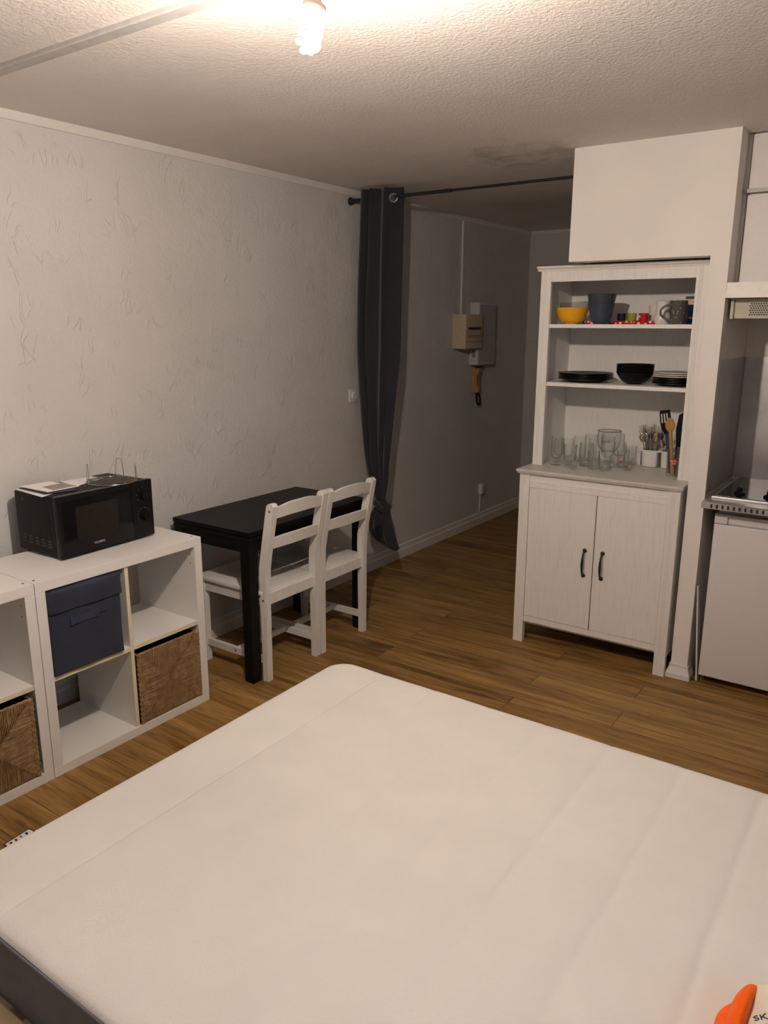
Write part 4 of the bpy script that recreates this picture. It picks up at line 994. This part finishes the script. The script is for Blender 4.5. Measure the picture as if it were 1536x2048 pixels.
bm = nb(); lathe(bm, plate_prof(0.1090, rise=0.012), (1.993, 3.799, S2+0.0503), 56); obj('plate_body', bm, M['white_ceramic'], gp, 40)
bm = nb(); lathe(bm, [(0, 0.0048), (0.068, 0.0069), (0.094, 0.0140), (0.1035, 0.0153), (0.1030, 0.0158), (0.094, 0.0145), (0.067, 0.0074), (0, 0.0053)], (1.993, 3.799, S2+0.0503), 56); obj('glazed_centre', bm, M['green_plate'], gp, 40)

# ---- counter: glasses
GZ = CT+0.0006
def glass(name, x, y, outer, t, base, label, cat='glass', group='drinking glasses on the dresser', flute=None, extra=None, seg=40, handle=None):
    T = thing(name, label, cat, (x, y, GZ), 0, group)
    inner = [(max(r-t, 0.0005), z) for r, z in outer if z >= base]
    for (ra, za), (rb_, zb_) in zip(outer, outer[1:]):
        if za < base <= zb_ and not any(abs(z-base) < 1e-6 for r, z in inner):
            inner = [(max(ra+(rb_-ra)*(base-za)/(zb_-za)-t, 0.0005), base)]+inner; break
    prof = [(0, 0)]+outer+inner[::-1]+[(0, base)]
    bm = nb(); lathe(bm, prof, (x, y, GZ), seg, flute); obj('body', bm, M['glass'], T, 50)
    if handle:
        a, z0, z1, out = handle; c, s = cos(a), sin(a)
        r0 = outer[-1][0]; pts = [(x+c*(r0-0.001+out*sin(pi*k/10)), y+s*(r0-0.001+out*sin(pi*k/10)), GZ+z1+(z0-z1)*k/10) for k in range(11)]
        bm = nb(); tube(bm, pts, 0.0042, 8); obj('handle', bm, M['glass'], T, 60)
    if extra: extra(T)
    return T
def tumbler(h, r0, r1): return [(r0*0.9, 0.0), (r0, 0.003), (r1, h)]
fl = lambda n, a_: (lambda a, z: a_*abs(sin(n*a/2))*(1 if 0.008 < z < 0.07 else 0.2))
stem = lambda h, rb, foot=0.030: [(foot, 0.0), (foot, 0.002), (0.006, 0.007), (0.0045, 0.018), (0.006, 0.030), (rb*0.7, 0.038), (rb, 0.055), (rb*1.02, h*0.78), (rb*0.90, h)]
glass('stem_glass', 1.445, 3.700, stem(0.150, 0.028, 0.026), 0.0016, 0.038, 'small tulip stem glass at the left front of the dresser counter')
glass('stem_glass', 1.418, 3.800, stem(0.128, 0.027, 0.026), 0.0016, 0.038, 'small tulip stem glass against the left side panel')
glass('stem_glass', 1.478, 3.775, stem(0.135, 0.027, 0.026), 0.0016, 0.038, 'small tulip stem glass, second row beside the cut-glass goblet')
glass('goblet', 1.528, 3.680, [(0.030, 0), (0.031, 0.004), (0.012, 0.016), (0.014, 0.024), (0.028, 0.036), (0.031, 0.055), (0.033, 0.118)], 0.003, 0.028, 'short faceted cut-glass goblet near the front of the counter', flute=fl(10, 0.05), seg=60)
glass('tall_glass', 1.500, 3.885, tumbler(0.135, 0.028, 0.033), 0.002, 0.010, 'tall straight glass at the back beside the left shelf corner')
glass('tall_glass', 1.540, 3.945, tumbler(0.140, 0.028, 0.033), 0.002, 0.010, 'tall straight glass at the back, left of the large goblet', flute=fl(16, 0.02), seg=64)
glass('jar', 1.583, 3.768, [(0.033, 0), (0.036, 0.004), (0.037, 0.095), (0.034, 0.102), (0.036, 0.106), (0.036, 0.116), (0.034, 0.118)], 0.0025, 0.008, 'glass jar with a thick ribbed rim in front of the tall glasses', 'jar', flute=fl(14, 0.02), seg=56)
glass('tumbler', 1.645, 3.705, tumbler(0.092, 0.027, 0.031), 0.002, 0.012, 'short fluted tumbler in the middle of the front row', flute=fl(12, 0.03), seg=48)
def rim(T):
    bm = nb(); tube(bm, [(1.640+0.0595*cos(2*pi*k/48), 3.935+0.0595*sin(2*pi*k/48), GZ+0.1695) for k in range(48)], 0.0016, 8, closed=True); obj('dark_rim', bm, M['dark_ink'], T, 60, label='dark metallic rim')
glass('beer_goblet', 1.640, 3.935, [(0.038, 0.0), (0.038, 0.003), (0.010, 0.012), (0.008, 0.030), (0.012, 0.050), (0.040, 0.064), (0.056, 0.090), (0.0625, 0.125), (0.0590, 0.169)], 0.0022, 0.062, 'large wide beer goblet with a dark rim, tallest of the glasses', extra=rim)
def beertxt(T):
    R = 0.0352
    text('lettering', 'Grimb', 0.022, M['dark_ink'], T, None, (1, 0, 0), (0, 0, 1), bend=lambda p: (1.685+R*sin(p.x/R-0.15), 3.790-R*cos(p.x/R-0.15)-p.z, GZ+0.135+p.y+0.15*p.x))
glass('beer_glass', 1.685, 3.790, [(0.031, 0.0), (0.031, 0.003), (0.008, 0.010), (0.007, 0.035), (0.014, 0.048), (0.030, 0.070), (0.0345, 0.100), (0.0345, 0.158)], 0.002, 0.050, 'stemmed beer glass with black lettering overlapping the large goblet', extra=beertxt)
glass('glass_mug', 1.706, 3.698, tumbler(0.075, 0.026, 0.030), 0.0022, 0.008, 'small clear glass mug with handle in the front row', handle=(radians(200), 0.015, 0.062, 0.018))
glass('brandy_glass', 1.722, 3.878, [(0.030, 0), (0.030, 0.003), (0.007, 0.010), (0.006, 0.040), (0.026, 0.055), (0.035, 0.080), (0.028, 0.120)], 0.0016, 0.052, 'small balloon glass behind the red-marked glasses')
def redm(x, y, z, r, a0=-0.75, w=0.0065):
    def f(T):
        bm = nb(); g = []
        for i in range(7):
            u = -1+2*i/6; hh = sqrt(max(0.02, 1-u*u))*w; a = a0-pi/2+0.75+u*w/r
            g.append((x+r*cos(a), y+r*sin(a), hh))
        top_ = [bm.verts.new((q[0], q[1], z+q[2])) for q in g]; bot = [bm.verts.new((q[0], q[1], z-q[2])) for q in g]
        for i in range(6): bm.faces.new((bot[i], bot[i+1], top_[i+1], top_[i]))
        obj('red_mark', bm, M['red_label'], T)
    return f
glass('tumbler', 1.760, 3.815, tumbler(0.090, 0.026, 0.031), 0.002, 0.010, 'tumbler with a red printed mark on its side, left of its twin', extra=redm(1.760, 3.815, GZ+0.036, 0.0289))
glass('tumbler', 1.800, 3.765, tumbler(0.062, 0.020, 0.023), 0.002, 0.008, 'tiny shot tumbler with a red badge near the front', extra=redm(1.800, 3.765, GZ+0.022, 0.0217))
glass('tumbler', 1.752, 3.952, tumbler(0.098, 0.029, 0.034), 0.002, 0.012, 'wide plain tumbler at the back, beside the white cutlery caddy')
glass('shot_glass', 1.568, 3.635, tumbler(0.050, 0.016, 0.020), 0.002, 0.010, 'tiny shot glass, frontmost on the counter')

# ---- white cutlery caddy and container
cad = thing('cutlery_caddy', 'white twin-cup plastic cutlery caddy on the dresser counter', 'caddy', (1.905, 3.955, GZ))
CDX = ((1.862, 3.955), (1.958, 3.955))
for cx_, cy_ in CDX:
    bm = nb(); rw, rt = 0.0375, 0.0405
    lo = rrect(cx_-rw+0.004, cx_+rw-0.004, cy_-rw+0.004, cy_+rw-0.004, 0.016); lo2 = rrect(cx_-rw, cx_+rw, cy_-rw, cy_+rw, 0.016); hi = rrect(cx_-rt, cx_+rt, cy_-rt, cy_+rt, 0.014); ih = rrect(cx_-rt+0.002, cx_+rt-0.002, cy_-rt+0.002, cy_+rt-0.002, 0.012); il = rrect(cx_-rw+0.003, cx_+rw-0.003, cy_-rw+0.003, cy_+rw-0.003, 0.012)
    L = [[bm.verts.new((p[0], p[1], z)) for p in q] for q, z in ((lo, GZ), (lo2, GZ+0.004), (hi, GZ+0.088), (ih, GZ+0.088), (il, GZ+0.004))]
    for A, B in zip(L, L[1:]):
        for k in range(len(A)): bm.faces.new((A[k], A[(k+1) % len(A)], B[(k+1) % len(A)], B[k]))
    bm.faces.new(L[0][::-1]); bm.faces.new(L[-1]); obj('cup', bm, M['pure_white'], cad, 40)
bm = nb(); box(bm, CDX[0][0]+0.038, CDX[1][0]-0.038, 3.920, 3.990, GZ+0.080, GZ+0.0885, 0.001); obj('bridge', bm, M['pure_white'], cad)
bm = nb()
pa = rrect(1.788, 1.804, 3.966, 4.015, 0.005); L = [[bm.verts.new((p[0], p[1], z)) for p in pa] for z in (GZ, GZ+0.064)]
for k in range(len(pa)): bm.faces.new((L[0][k], L[0][(k+1) % len(pa)], L[1][(k+1) % len(pa)], L[1][k]))
bm.faces.new(L[0][::-1]); bm.faces.new(L[1])
mesh_thing('white_container', bm, M['pure_white'], 'small white container between the wide tumbler and the cutlery caddy', 'container', (1.796, 3.99, GZ), None, 40)
def flat_shape(bm, outline, t, curve=0.0):
    """outline in (u, v) with v up; makes a slightly dished plate"""
    prism(bm, outline, lambda p: (p[0], -t/2+curve*(p[1]**2)*0, p[1]), lambda p: (p[0], t/2, p[1]))
def make_fork():
    t = thing('fork', 'steel fork standing tines-up in the white caddy', 'fork', (0, 0, 0), 0, 'forks in the caddy')
    bm = nb(); flat_shape(bm, [(-0.0030, 0.10), (-0.0045, 0.0), (0.0045, 0.0), (0.0030, 0.10), (0.0028, 0.132), (-0.0028, 0.132)], 0.0018); obj('handle', bm, M['cutlery'], t)
    bm = nb(); flat_shape(bm, [(-0.0028, 0.132), (0.0028, 0.132), (0.0095, 0.146), (0.0110, 0.160), (-0.0110, 0.160), (-0.0095, 0.146)], 0.0018)
    for k in range(4):
        u = -0.0096+0.0064*k; flat_shape(bm, [(u-0.0014, 0.160), (u+0.0014, 0.160), (u+0.0007, 0.200), (u-0.0007, 0.200)], 0.0014)
    obj('tines', bm, M['cutlery'], t); return t
def make_spoon():
    t = thing('spoon', 'steel spoon standing bowl-up in the white caddy', 'spoon', (0, 0, 0), 0, 'spoons in the caddy')
    bm = nb(); flat_shape(bm, [(-0.0042, 0.0), (0.0042, 0.0), (0.0026, 0.12), (-0.0026, 0.12)], 0.0018); obj('handle', bm, M['cutlery'], t)
    bm = nb(); bmesh.ops.create_uvsphere(bm, u_segments=20, v_segments=12, radius=1)
    bmesh.ops.scale(bm, vec=(0.0165, 0.0048, 0.026), verts=bm.verts); bmesh.ops.translate(bm, vec=(0, 0, 0.142), verts=bm.verts); obj('spoon_bowl', bm, M['cutlery'], t, 60); return t
fk = make_fork(); sp_ = make_spoon(); rd = random.Random(21)
first = {'f': True, 's': True}
def put(kind, cx_, cy_, jx, jy, lean, dz, rz):
    src = fk if kind == 'f' else sp_; small = cx_ > 1.9; loc = (cx_+jx, cy_+jy, GZ+0.012+max(0.0, dz)); rot = (lean[0], lean[1], rz)
    if first[kind]: src.location = loc; src.rotation_euler = rot; first[kind] = False
    else:
        o = dup(src, loc, rot=rot)
        if small: o.scale = (0.84, 0.84, 0.82)
for k, (jx, jy, lx, ly, dzz, rz) in enumerate([(-.016, -.012, .02, -.24, .004, .1), (-.012, .004, -.05, -.30, .004, -.3), (-.004, -.010, .08, -.14, 0, .5), (.002, .006, -.06, -.06, .006, -.5), (.008, -.006, .05, .04, .004, .2), (.012, .010, -.04, .12, .002, -.2), (.016, -.008, .06, .20, -.002, .6), (-.008, .014, -.10, -.18, .006, 0.9), (.004, -.014, .10, .08, -.004, -.8)]):
    put('f', *CDX[0], jx, jy, (lx, ly), dzz, rz)
for k, (jx, jy, lx, ly, dzz, rz) in enumerate([(-.018, -.016, .10, -.20, .0, .3), (-.010, -.018, .14, -.10, -.006, -.2), (-.002, -.012, .10, .02, -.010, .4), (.006, -.016, .12, .10, -.006, .0)]):
    put('s', *CDX[0], jx, jy, (lx, ly), dzz-0.006, rz)
for k, (jx, jy, lx, ly, dzz, rz) in enumerate([(-.018, -.010, .08, -.20, -.02, .2), (-.012, .006, -.04, -.14, -.03, -.3), (-.002, -.014, .10, -.04, -.04, .5), (.010, .004, .02, .06, -.04, .1)]):
    put('f' if k % 2 else 's', *CDX[1], jx, jy, (lx, ly), dzz+0.01, rz)

# ---- utensil glass
UX, UY = 2.026, 3.752
ug = thing('utensil_glass', 'tall glass with a round red label holding the kitchen utensils', 'glass', (UX, UY, GZ))
bm = nb(); lathe(bm, [(0, 0), (0.028, 0), (0.030, 0.003), (0.0325, 0.130), (0.0305, 0.131), (0.0275, 0.012), (0, 0.012)], (UX, UY, GZ), 40); obj('body', bm, M['glass'], ug, 50)
RL = 0.0320; A0 = 0.78
def onglass(u, v, out=0.0): a = -pi/2+u/RL+0.25; return (UX+(RL+out)*cos(a), UY+(RL+out)*sin(a), GZ+0.072+v)
bm = nb(); c0 = [bm.verts.new(onglass(0.0165*cos(2*pi*k/28), 0.0165*sin(2*pi*k/28), 0.0004)) for k in range(28)]
cc = bm.verts.new(onglass(0, 0, 0.0004))
for k in range(28): bm.faces.new((cc, c0[k], c0[(k+1) % 28]))
lb = obj('round_label', bm, M['red_label'], ug)
text('lettering', 'Havana', 0.0118, M['white_ink'], lb, None, (1, 0, 0), (0, 0, 1), bend=lambda p: onglass(p.x, p.y+0.0045, 0.0008+p.z))
text('lettering', 'Club', 0.0118, M['white_ink'], lb, None, (1, 0, 0), (0, 0, 1), bend=lambda p: onglass(p.x, p.y-0.0065, 0.0008+p.z))
# wooden spoon
def ellipse_out(cx, cz, a, b, n=24, a0=0, a1=360): return [(cx+a*cos(radians(a0+(a1-a0)*k/n)), cz+b*sin(radians(a0+(a1-a0)*k/n))) for k in range(n)]
ws = thing('wooden_spoon', 'wooden cooking spoon standing bowl-up in the utensil glass', 'spoon', (UX+0.004, UY-0.012, GZ+0.0135), rot=(0.04, -0.125, 0.15))
b0 = ws.location
bm = nb(); tube(bm, [(b0.x, b0.y, b0.z), (b0.x, b0.y, b0.z+0.02), (b0.x, b0.y, b0.z+0.12), (b0.x, b0.y, b0.z+0.215)], [0.010, 0.0105, 0.0088, 0.0085], 12); obj('handle', bm, M['spoon_wood'], ws, 50)
bm = nb(); bmesh.ops.create_uvsphere(bm, u_segments=24, v_segments=16, radius=1)
for v in bm.verts:
    f_ = 1.0 if v.co.z > -0.2 else max(0.33, 1+(v.co.z+0.2)*0.72)
    v.co = Vector((v.co.x*0.0225*f_, v.co.y*0.0060 + (0.004*(1-v.co.x**2-v.co.z**2) if v.co.y < 0 else 0), v.co.z*0.0400)) + Vector((b0.x, b0.y, b0.z+0.232))
obj('spoon_bowl', bm, M['spoon_wood'], ws, 60)
# slotted spatula
sl = thing('slotted_spatula', 'black slotted spatula behind the wooden spoon', 'spatula', (UX-0.012, UY+0.006, GZ+0.0135), rot=(0.0, -0.165, 0.25))
b0 = sl.location.copy()
F0 = lambda off: (lambda p: (b0.x+p[0], b0.y+off, b0.z+p[1]))
bm = nb()
for u0, u1 in ((-0.025, -0.0185), (-0.0125, -0.0065), (-0.0005, 0.0055), (0.0115, 0.025)): prism(bm, [(u0, 0.245), (u1, 0.245), (u1, 0.290), (u0, 0.290)], F0(0), F0(0.0022))
prism(bm, [(-0.025, 0.290), (0.025, 0.290), (0.025, 0.306), (-0.022, 0.306)], F0(0), F0(0.0022))
prism(bm, [(-0.025, 0.245), (-0.022, 0.215), (-0.010, 0.190), (0.008, 0.190), (0.020, 0.215), (0.025, 0.245)], F0(0), F0(0.0022)); obj('blade', bm, M['black_plastic'], sl)
bm = nb(); tube(bm, [(b0.x, b0.y, b0.z), (b0.x, b0.y, b0.z+0.195)], [0.006, 0.0075], 10); obj('handle', bm, M['blue_handle'], sl, 50, label='dark blue handle')
bm = nb(); tube(bm, [(b0.x-0.012+0.012*cos(2*pi*k/20), b0.y-0.004, b0.z+0.165+0.028*sin(2*pi*k/20)) for k in range(20)], 0.0022, 8, closed=True); obj('hanging_loop', bm, M['black_plastic'], sl, 60)
tn = thing('turner', 'black plain turner leaning right in the utensil glass', 'spatula', (UX+0.002, UY+0.010, GZ+0.0135), rot=(0.0, 0.045, 0.15))
b0 = tn.location.copy()
bm = nb(); prism(bm, [(-0.008, 0.150), (0.010, 0.150), (0.016, 0.220), (0.018, 0.292), (0.004, 0.292), (-0.010, 0.282), (-0.015, 0.220)], F0(0), F0(0.003)); obj('blade', bm, M['black_plastic'], tn)
bm = nb(); tube(bm, [(b0.x, b0.y, b0.z), (b0.x, b0.y, b0.z+0.155)], 0.0065, 10); obj('handle', bm, M['black_plastic'], tn, 50)
kf = thing('kitchen_knife', 'black-handled kitchen knife at the right of the utensil glass', 'knife', (UX+0.012, UY-0.004, GZ+0.0135), rot=(0.0, 0.085, 0.6))
b0 = kf.location.copy()
bm = nb(); prism(bm, [(-0.010, 0.0), (0.004, 0.0), (0.008, 0.130), (-0.008, 0.130)], F0(0), F0(0.0014)); obj('blade', bm, M['cutlery'], kf)
bm = nb(); box(bm, b0.x-0.009, b0.x+0.009, b0.y-0.006, b0.y+0.006, b0.z+0.130, b0.z+0.235, 0.004, 3); obj('handle', bm, M['black_plastic'], kf, 40)
wk = thing('whisk', 'steel-handled utensil at the left inside the utensil glass', 'utensil', (UX-0.019, UY-0.012, GZ+0.0135), rot=(0.0, -0.05, 0))
b0 = wk.location.copy()
bm = nb(); tube(bm, [(b0.x, b0.y, b0.z), (b0.x, b0.y, b0.z+0.12)], 0.0030, 8); obj('shaft', bm, M['cutlery'], wk, 60)
bm = nb(); tube(bm, [(b0.x, b0.y, b0.z+0.12), (b0.x, b0.y, b0.z+0.18)], 0.0055, 10); obj('grip', bm, M['blue_handle'], wk, 60)

# ================================================================== KITCHENETTE
PX = 2.2324
bm = nb(); box(bm, PX+0.0003, PX+0.0030, 3.545, 4.0995, 0.905, 1.503)
mesh_thing('splash_panel', bm, M['steel_side'], 'grey steel splash panel on the side of the white pillar', 'splash panel', (PX, 3.82, 0.905))
bm = nb(); box(bm, PX+0.0032, 2.86, 4.0965, 4.0995, 0.905, 1.503)
mesh_thing('splash_panel', bm, M['steel'], 'steel splash panel on the wall behind the black hob', 'splash panel', (2.55, 4.098, 0.905))
bm = nb(); box(bm, PX+0.0031, PX+0.0075, 4.090, 4.0962, 0.905, 1.503); mesh_thing('corner_strip', bm, M['cab_edge'], 'thin grey strip in the corner where the two splash panels meet', 'strip', (PX+0.005, 4.093, 0.905))
# fridge
fx0, fx1 = 2.284, 2.834
fg = thing('fridge', 'white under-counter fridge below the black hob', 'fridge', ((fx0+fx1)/2, 3.80, 0))
bm = nb(); box(bm, fx0+0.004, fx1-0.004, 3.585, 4.06, 0.040, 0.836, 0.004); obj('cabinet', bm, M['fridge'], fg)
bm = nb(); box(bm, fx0, fx1, 3.530, 3.580, 0.042, 0.782, 0.005, 3); fd = obj('door', bm, M['fridge'], fg, 40)
bm = nb(); box(bm, fx0, fx0+0.055, 3.530, 3.580, 0.784, 0.822, 0.004, 3); box(bm, fx1-0.055, fx1, 3.530, 3.580, 0.784, 0.822, 0.004, 3); box(bm, fx0+0.04, fx1-0.04, 3.545, 3.580, 0.784, 0.822, 0.003); box(bm, fx0, fx1, 3.530, 3.580, 0.822, 0.828, 0.002)
obj('handle_strip', bm, M['fridge'], fd, 40)
bm = nb(); box(bm, fx0+0.01, fx1-0.01, 3.578, 3.587, 0.05, 0.825); obj('door_seal', bm, M['hole'], fg)
for xx in (fx0+0.05, fx1-0.05):
    for yy in (3.63, 4.0):
        bm = nb(); cyl(bm, (xx, yy, 0), (xx, yy, 0.041), 0.018, seg=16); obj('foot', bm, M['black_plastic'], fg)
bd = nb(); prism(bd, [(3.548, 0.001), (3.600, 0.001), (3.600, 0.462), (3.548, 0.470)], lambda p: (2.272-0.036*p[1]/0.47, p[0], p[1]), lambda p: (2.2785-0.036*p[1]/0.47, p[0], p[1]))
mesh_thing('board', bd, M['cab_door'], 'thin white board leaning between the pillar and the fridge', 'board', (2.272, 3.574, 0.0))
# hob unit
hb = thing('hob', 'black glass hob with vented steel front on the kitchen counter', 'hob', (2.55, 3.80, 0.838))
bm = nb(); box(bm, 2.2375, 2.86, 3.552, 4.094, 0.862, 0.893, 0.001); obj('worktop', bm, M['steel'], hb)
bm = nb()
prism_x(bm, [(3.462, 0.862), (3.456, 0.864), (3.456, 0.888), (3.462, 0.892), (3.553, 0.893), (3.553, 0.862)], 2.2375, 2.86); vf = obj('vented_front', bm, M['steel'], hb)
for k in range(24):
    xx = 2.275+0.0150*k*1.55
    if xx > 2.85: break
    bm = nb(); prism_y(bm, rrect(xx, xx+0.010, 0.868, 0.886, 0.004, 3), 3.4552, 3.4562); obj('vent_slot', bm, M['hole'], vf)
bm = nb(); box(bm, 2.2575, 2.85, 3.545, 4.092, 0.8935, 0.9040, 0.002); obj('hob_frame', bm, M['steel'], hb)
bm = nb(); box(bm, 2.275, 2.835, 3.560, 4.080, 0.9042, 0.9075, 0.001); hg = obj('glass_top', bm, M['hob_glass'], hb)
for xx, yy in ((2.354, 3.655), (2.480, 3.640), (2.606, 3.640)):
    bm = nb(); lathe(bm, [(0, 0), (0.024, 0), (0.024, 0.006), (0.018, 0.010), (0.013, 0.012), (0.011, 0.030), (0, 0.031)], (xx, yy, 0.9075), 24)
    box(bm, xx-0.004, xx+0.004, yy-0.022, yy+0.022, 0.9190, 0.940, 0.002); obj('knob', bm, M['black_plastic'], hb, 40)
bm = nb()
for xx in (2.29, 2.83): box(bm, xx, xx+0.012, 3.60, 4.05, 0.838, 0.8615)
box(bm, 2.29, 2.842, 3.60, 3.612, 0.838, 0.8615); box(bm, 2.29, 2.842, 4.038, 4.05, 0.838, 0.8615); obj('support_rail', bm, M['black_metal'], hb)
# hood
hd = thing('extractor_hood', 'white extractor hood under the wall cupboard', 'extractor hood', (2.54, 3.82, 1.678))
bm = nb(); prism_x(bm, [(3.516, 1.766), (3.522, 1.829), (4.09, 1.829), (4.09, 1.764)], 2.2360, 2.846); obj('visor', bm, M['hood'], hd)
bm = nb(); prism_x(bm, [(3.600, 1.7635), (3.606, 1.682), (4.09, 1.682), (4.09, 1.7635)], 2.2600, 2.820); gr = obj('filter_housing', bm, M['hood_grille'], hd)
bm = nb()
for r_ in range(6):
    for k in range(34):
        xx = 2.322+k*0.0095+(0.00475 if r_ % 2 else 0); zz = 1.697+r_*0.0092
        cyl(bm, (xx, 3.6045-0.0742*(zz-1.682)*1.0, zz), (xx, 3.6035-0.0742*(zz-1.682), zz), 0.0036, seg=6)
obj('perforation', bm, M['hole'], gr)
bm = nb(); box(bm, 2.2450, 2.2590, 3.588, 3.64, 1.680, 1.765, 0.003); obj('side_bracket', bm, M['hood_grille'], hd)
# wall cupboards
uc = thing('wall_cupboard', 'white wall cupboard with upper flap and lower door above the hood', 'cupboard', (2.54, 3.88, 1.832))
bm = nb(); box(bm, 2.2380, 2.842, 3.690, 4.092, 1.832, H-0.002); obj('carcass', bm, M['cab_door'], uc)
bm = nb(); box(bm, 2.2505, 2.842, 3.668, 3.688, 1.834, 2.192, 0.001); obj('lower_door', bm, M['cab_door'], uc)
bm = nb(); box(bm, 2.2500, 2.842, 3.668, 3.688, 2.216, H-0.006, 0.001); obj('upper_door', bm, M['cab_door'], uc)
bm = nb(); box(bm, 2.2345, 2.842, 3.650, 3.671, 2.198, 2.214, 0.001); obj('ledge', bm, M['cab_edge'], uc)
bm = nb(); box(bm, PX+0.0005, 2.2480, 3.672, 3.690, 1.834, H-0.003); obj('filler_strip', bm, M['cab_door'], uc)
bm = nb(); box(bm, 2.2482, 2.2503, 3.669, 3.689, 1.834, 2.192); obj('edge_gap', bm, M['navy_print'], uc)

# ================================================================== SMALL THINGS ON THE FLOOR
fc = thing('floor_card', 'small white card with black outline on the floor beside the mattress', 'card', (0.742, 1.040, 0))
fc.rotation_euler = (0, 0, radians(96)); cx_, cy_ = 0.742, 1.040
bm = nb(); prism_z(bm, [(cx_+p[0], cy_+p[1]) for p in rrect(-0.050, 0.050, -0.018, 0.018, 0.008)], 0.0005, 0.0018); obj('outline', bm, M['dark_ink'], fc)
bm = nb(); prism_z(bm, [(cx_+p[0], cy_+p[1]) for p in rrect(-0.045, 0.045, -0.013, 0.013, 0.006)], 0.0018, 0.0023); obj('white_panel', bm, M['paper'], fc)
bm = nb()
for k, w in enumerate((0.012, 0.010, 0.009, 0.012)):
    x0 = cx_-0.036+k*0.019
    prism_z(bm, [(x0, cy_-0.006), (x0+w*0.55, cy_-0.007), (x0+w, cy_+0.006), (x0+w*0.2, cy_+0.007)] if k % 2 else [(x0, cy_+0.006), (x0+w*0.5, cy_-0.007), (x0+w, cy_+0.006)], 0.0023, 0.0028)
obj('printed_marks', bm, M['dark_ink'], fc)

# ---- plastic bag on the mattress: orange side folds and white film body
from mathutils.bvhtree import BVHTree
def dome(outline, h, seed, wr=0.004, zb=0.4832, n=96, m=22):
    pts = [Vector(p) for p in outline]; L = [0.0]
    for a, b in zip(pts, pts[1:]+pts[:1]): L.append(L[-1]+(b-a).length)
    def at(t):
        d = (t % 1.0)*L[-1]
        for k in range(len(pts)):
            if d <= L[k+1]:
                f = (d-L[k])/(L[k+1]-L[k]); p0, p1, p2, p3 = pts[k-1], pts[k], pts[(k+1) % len(pts)], pts[(k+2) % len(pts)]
                return 0.5*((2*p1)+(p2-p0)*f+(2*p0-5*p1+4*p2-p3)*f*f+(3*p1-p0-3*p2+p3)*f**3)
        return pts[0]
    ring0 = [at(k/n) for k in range(n)]; c = sum(ring0, Vector((0, 0)))/n; rd = random.Random(seed); ph = [rd.uniform(0, 6.28) for _ in range(6)]
    bm = nb(); rings = [[bm.verts.new((*(c+(p-c)*0.93), zb)) for p in ring0]]
    for i in range(1, m):
        s_ = 1-((i-1)/(m-1))**1.6; z = zb+h*(0.30+0.70*sqrt(max(0, 1-s_**2.6)))
        r = []
        for k, p in enumerate(ring0):
            a = 2*pi*k/n; q = c+(p-c)*s_
            w = wr*(sin(9*a+ph[0]+7*s_)+0.6*sin(17*a+ph[1]-9*s_)+0.5*sin(60*q.x+45*q.y+ph[2]))*s_**1.6
            r.append(bm.verts.new((q.x, q.y, z+w*(0.35+0.65*(1-s_)))))
        rings.append(r)
    for A, B in zip(rings, rings[1:]):
        for k in range(n): bm.faces.new((A[k], A[(k+1) % n], B[(k+1) % n], B[k]))
    bm.faces.new(rings[0][::-1]); bm.faces.new(rings[-1]); return bm
obj('orange_fold', dome([(2.844, 1.108), (2.848, 1.138), (2.859, 1.158), (2.870, 1.178), (2.885, 1.150), (2.885, 1.050), (2.872, 0.985), (2.850, 1.02)], 0.050, 3, 0.002), M['orange'], BAG, 60)
obj('orange_panel', dome([(2.862, 1.150), (2.869, 1.183), (2.878, 1.205), (2.887, 1.214), (2.897, 1.208), (2.897, 1.16), (2.896, 1.10), (2.897, 1.02), (2.894, 0.965), (2.880, 0.955), (2.866, 1.00), (2.859, 1.08)], 0.074, 5, 0.002), M['orange'], BAG, 60)
wb = dome([(2.884, 1.190), (2.891, 1.216), (2.908, 1.226), (2.950, 1.232), (3.050, 1.205), (3.110, 1.120), (3.090, 0.980), (2.990, 0.915), (2.905, 0.940), (2.887, 1.000), (2.883, 1.100)], 0.086, 8, 0.0032)
tree = BVHTree.FromBMesh(wb)
obj('film_body', wb, M['bag_white'], BAG, 70)
def onbag(o, ex=0.0):
    def f(p):
        x = o[0]+0.93*p.x-0.37*p.y; y = o[1]+0.37*p.x+0.93*p.y
        hit = tree.ray_cast(Vector((x, y, 1.0)), Vector((0, 0, -1)))[0]
        return (x, y, (hit.z if hit else 0.55)+0.0008+p.z)
    return f
text('lettering', 'SKO', 0.019, M['dark_ink'], BAG, None, (1, 0, 0), (0, 1, 0), align='LEFT', bend=onbag((2.9010, 1.104)))
text('lettering', 'SER', 0.017, M['dark_ink'], BAG, None, (1, 0, 0), (0, 1, 0), align='LEFT', bend=onbag((2.9050, 1.081)))

for o in bpy.data.objects:
    if '_b' in o: del o['_b']
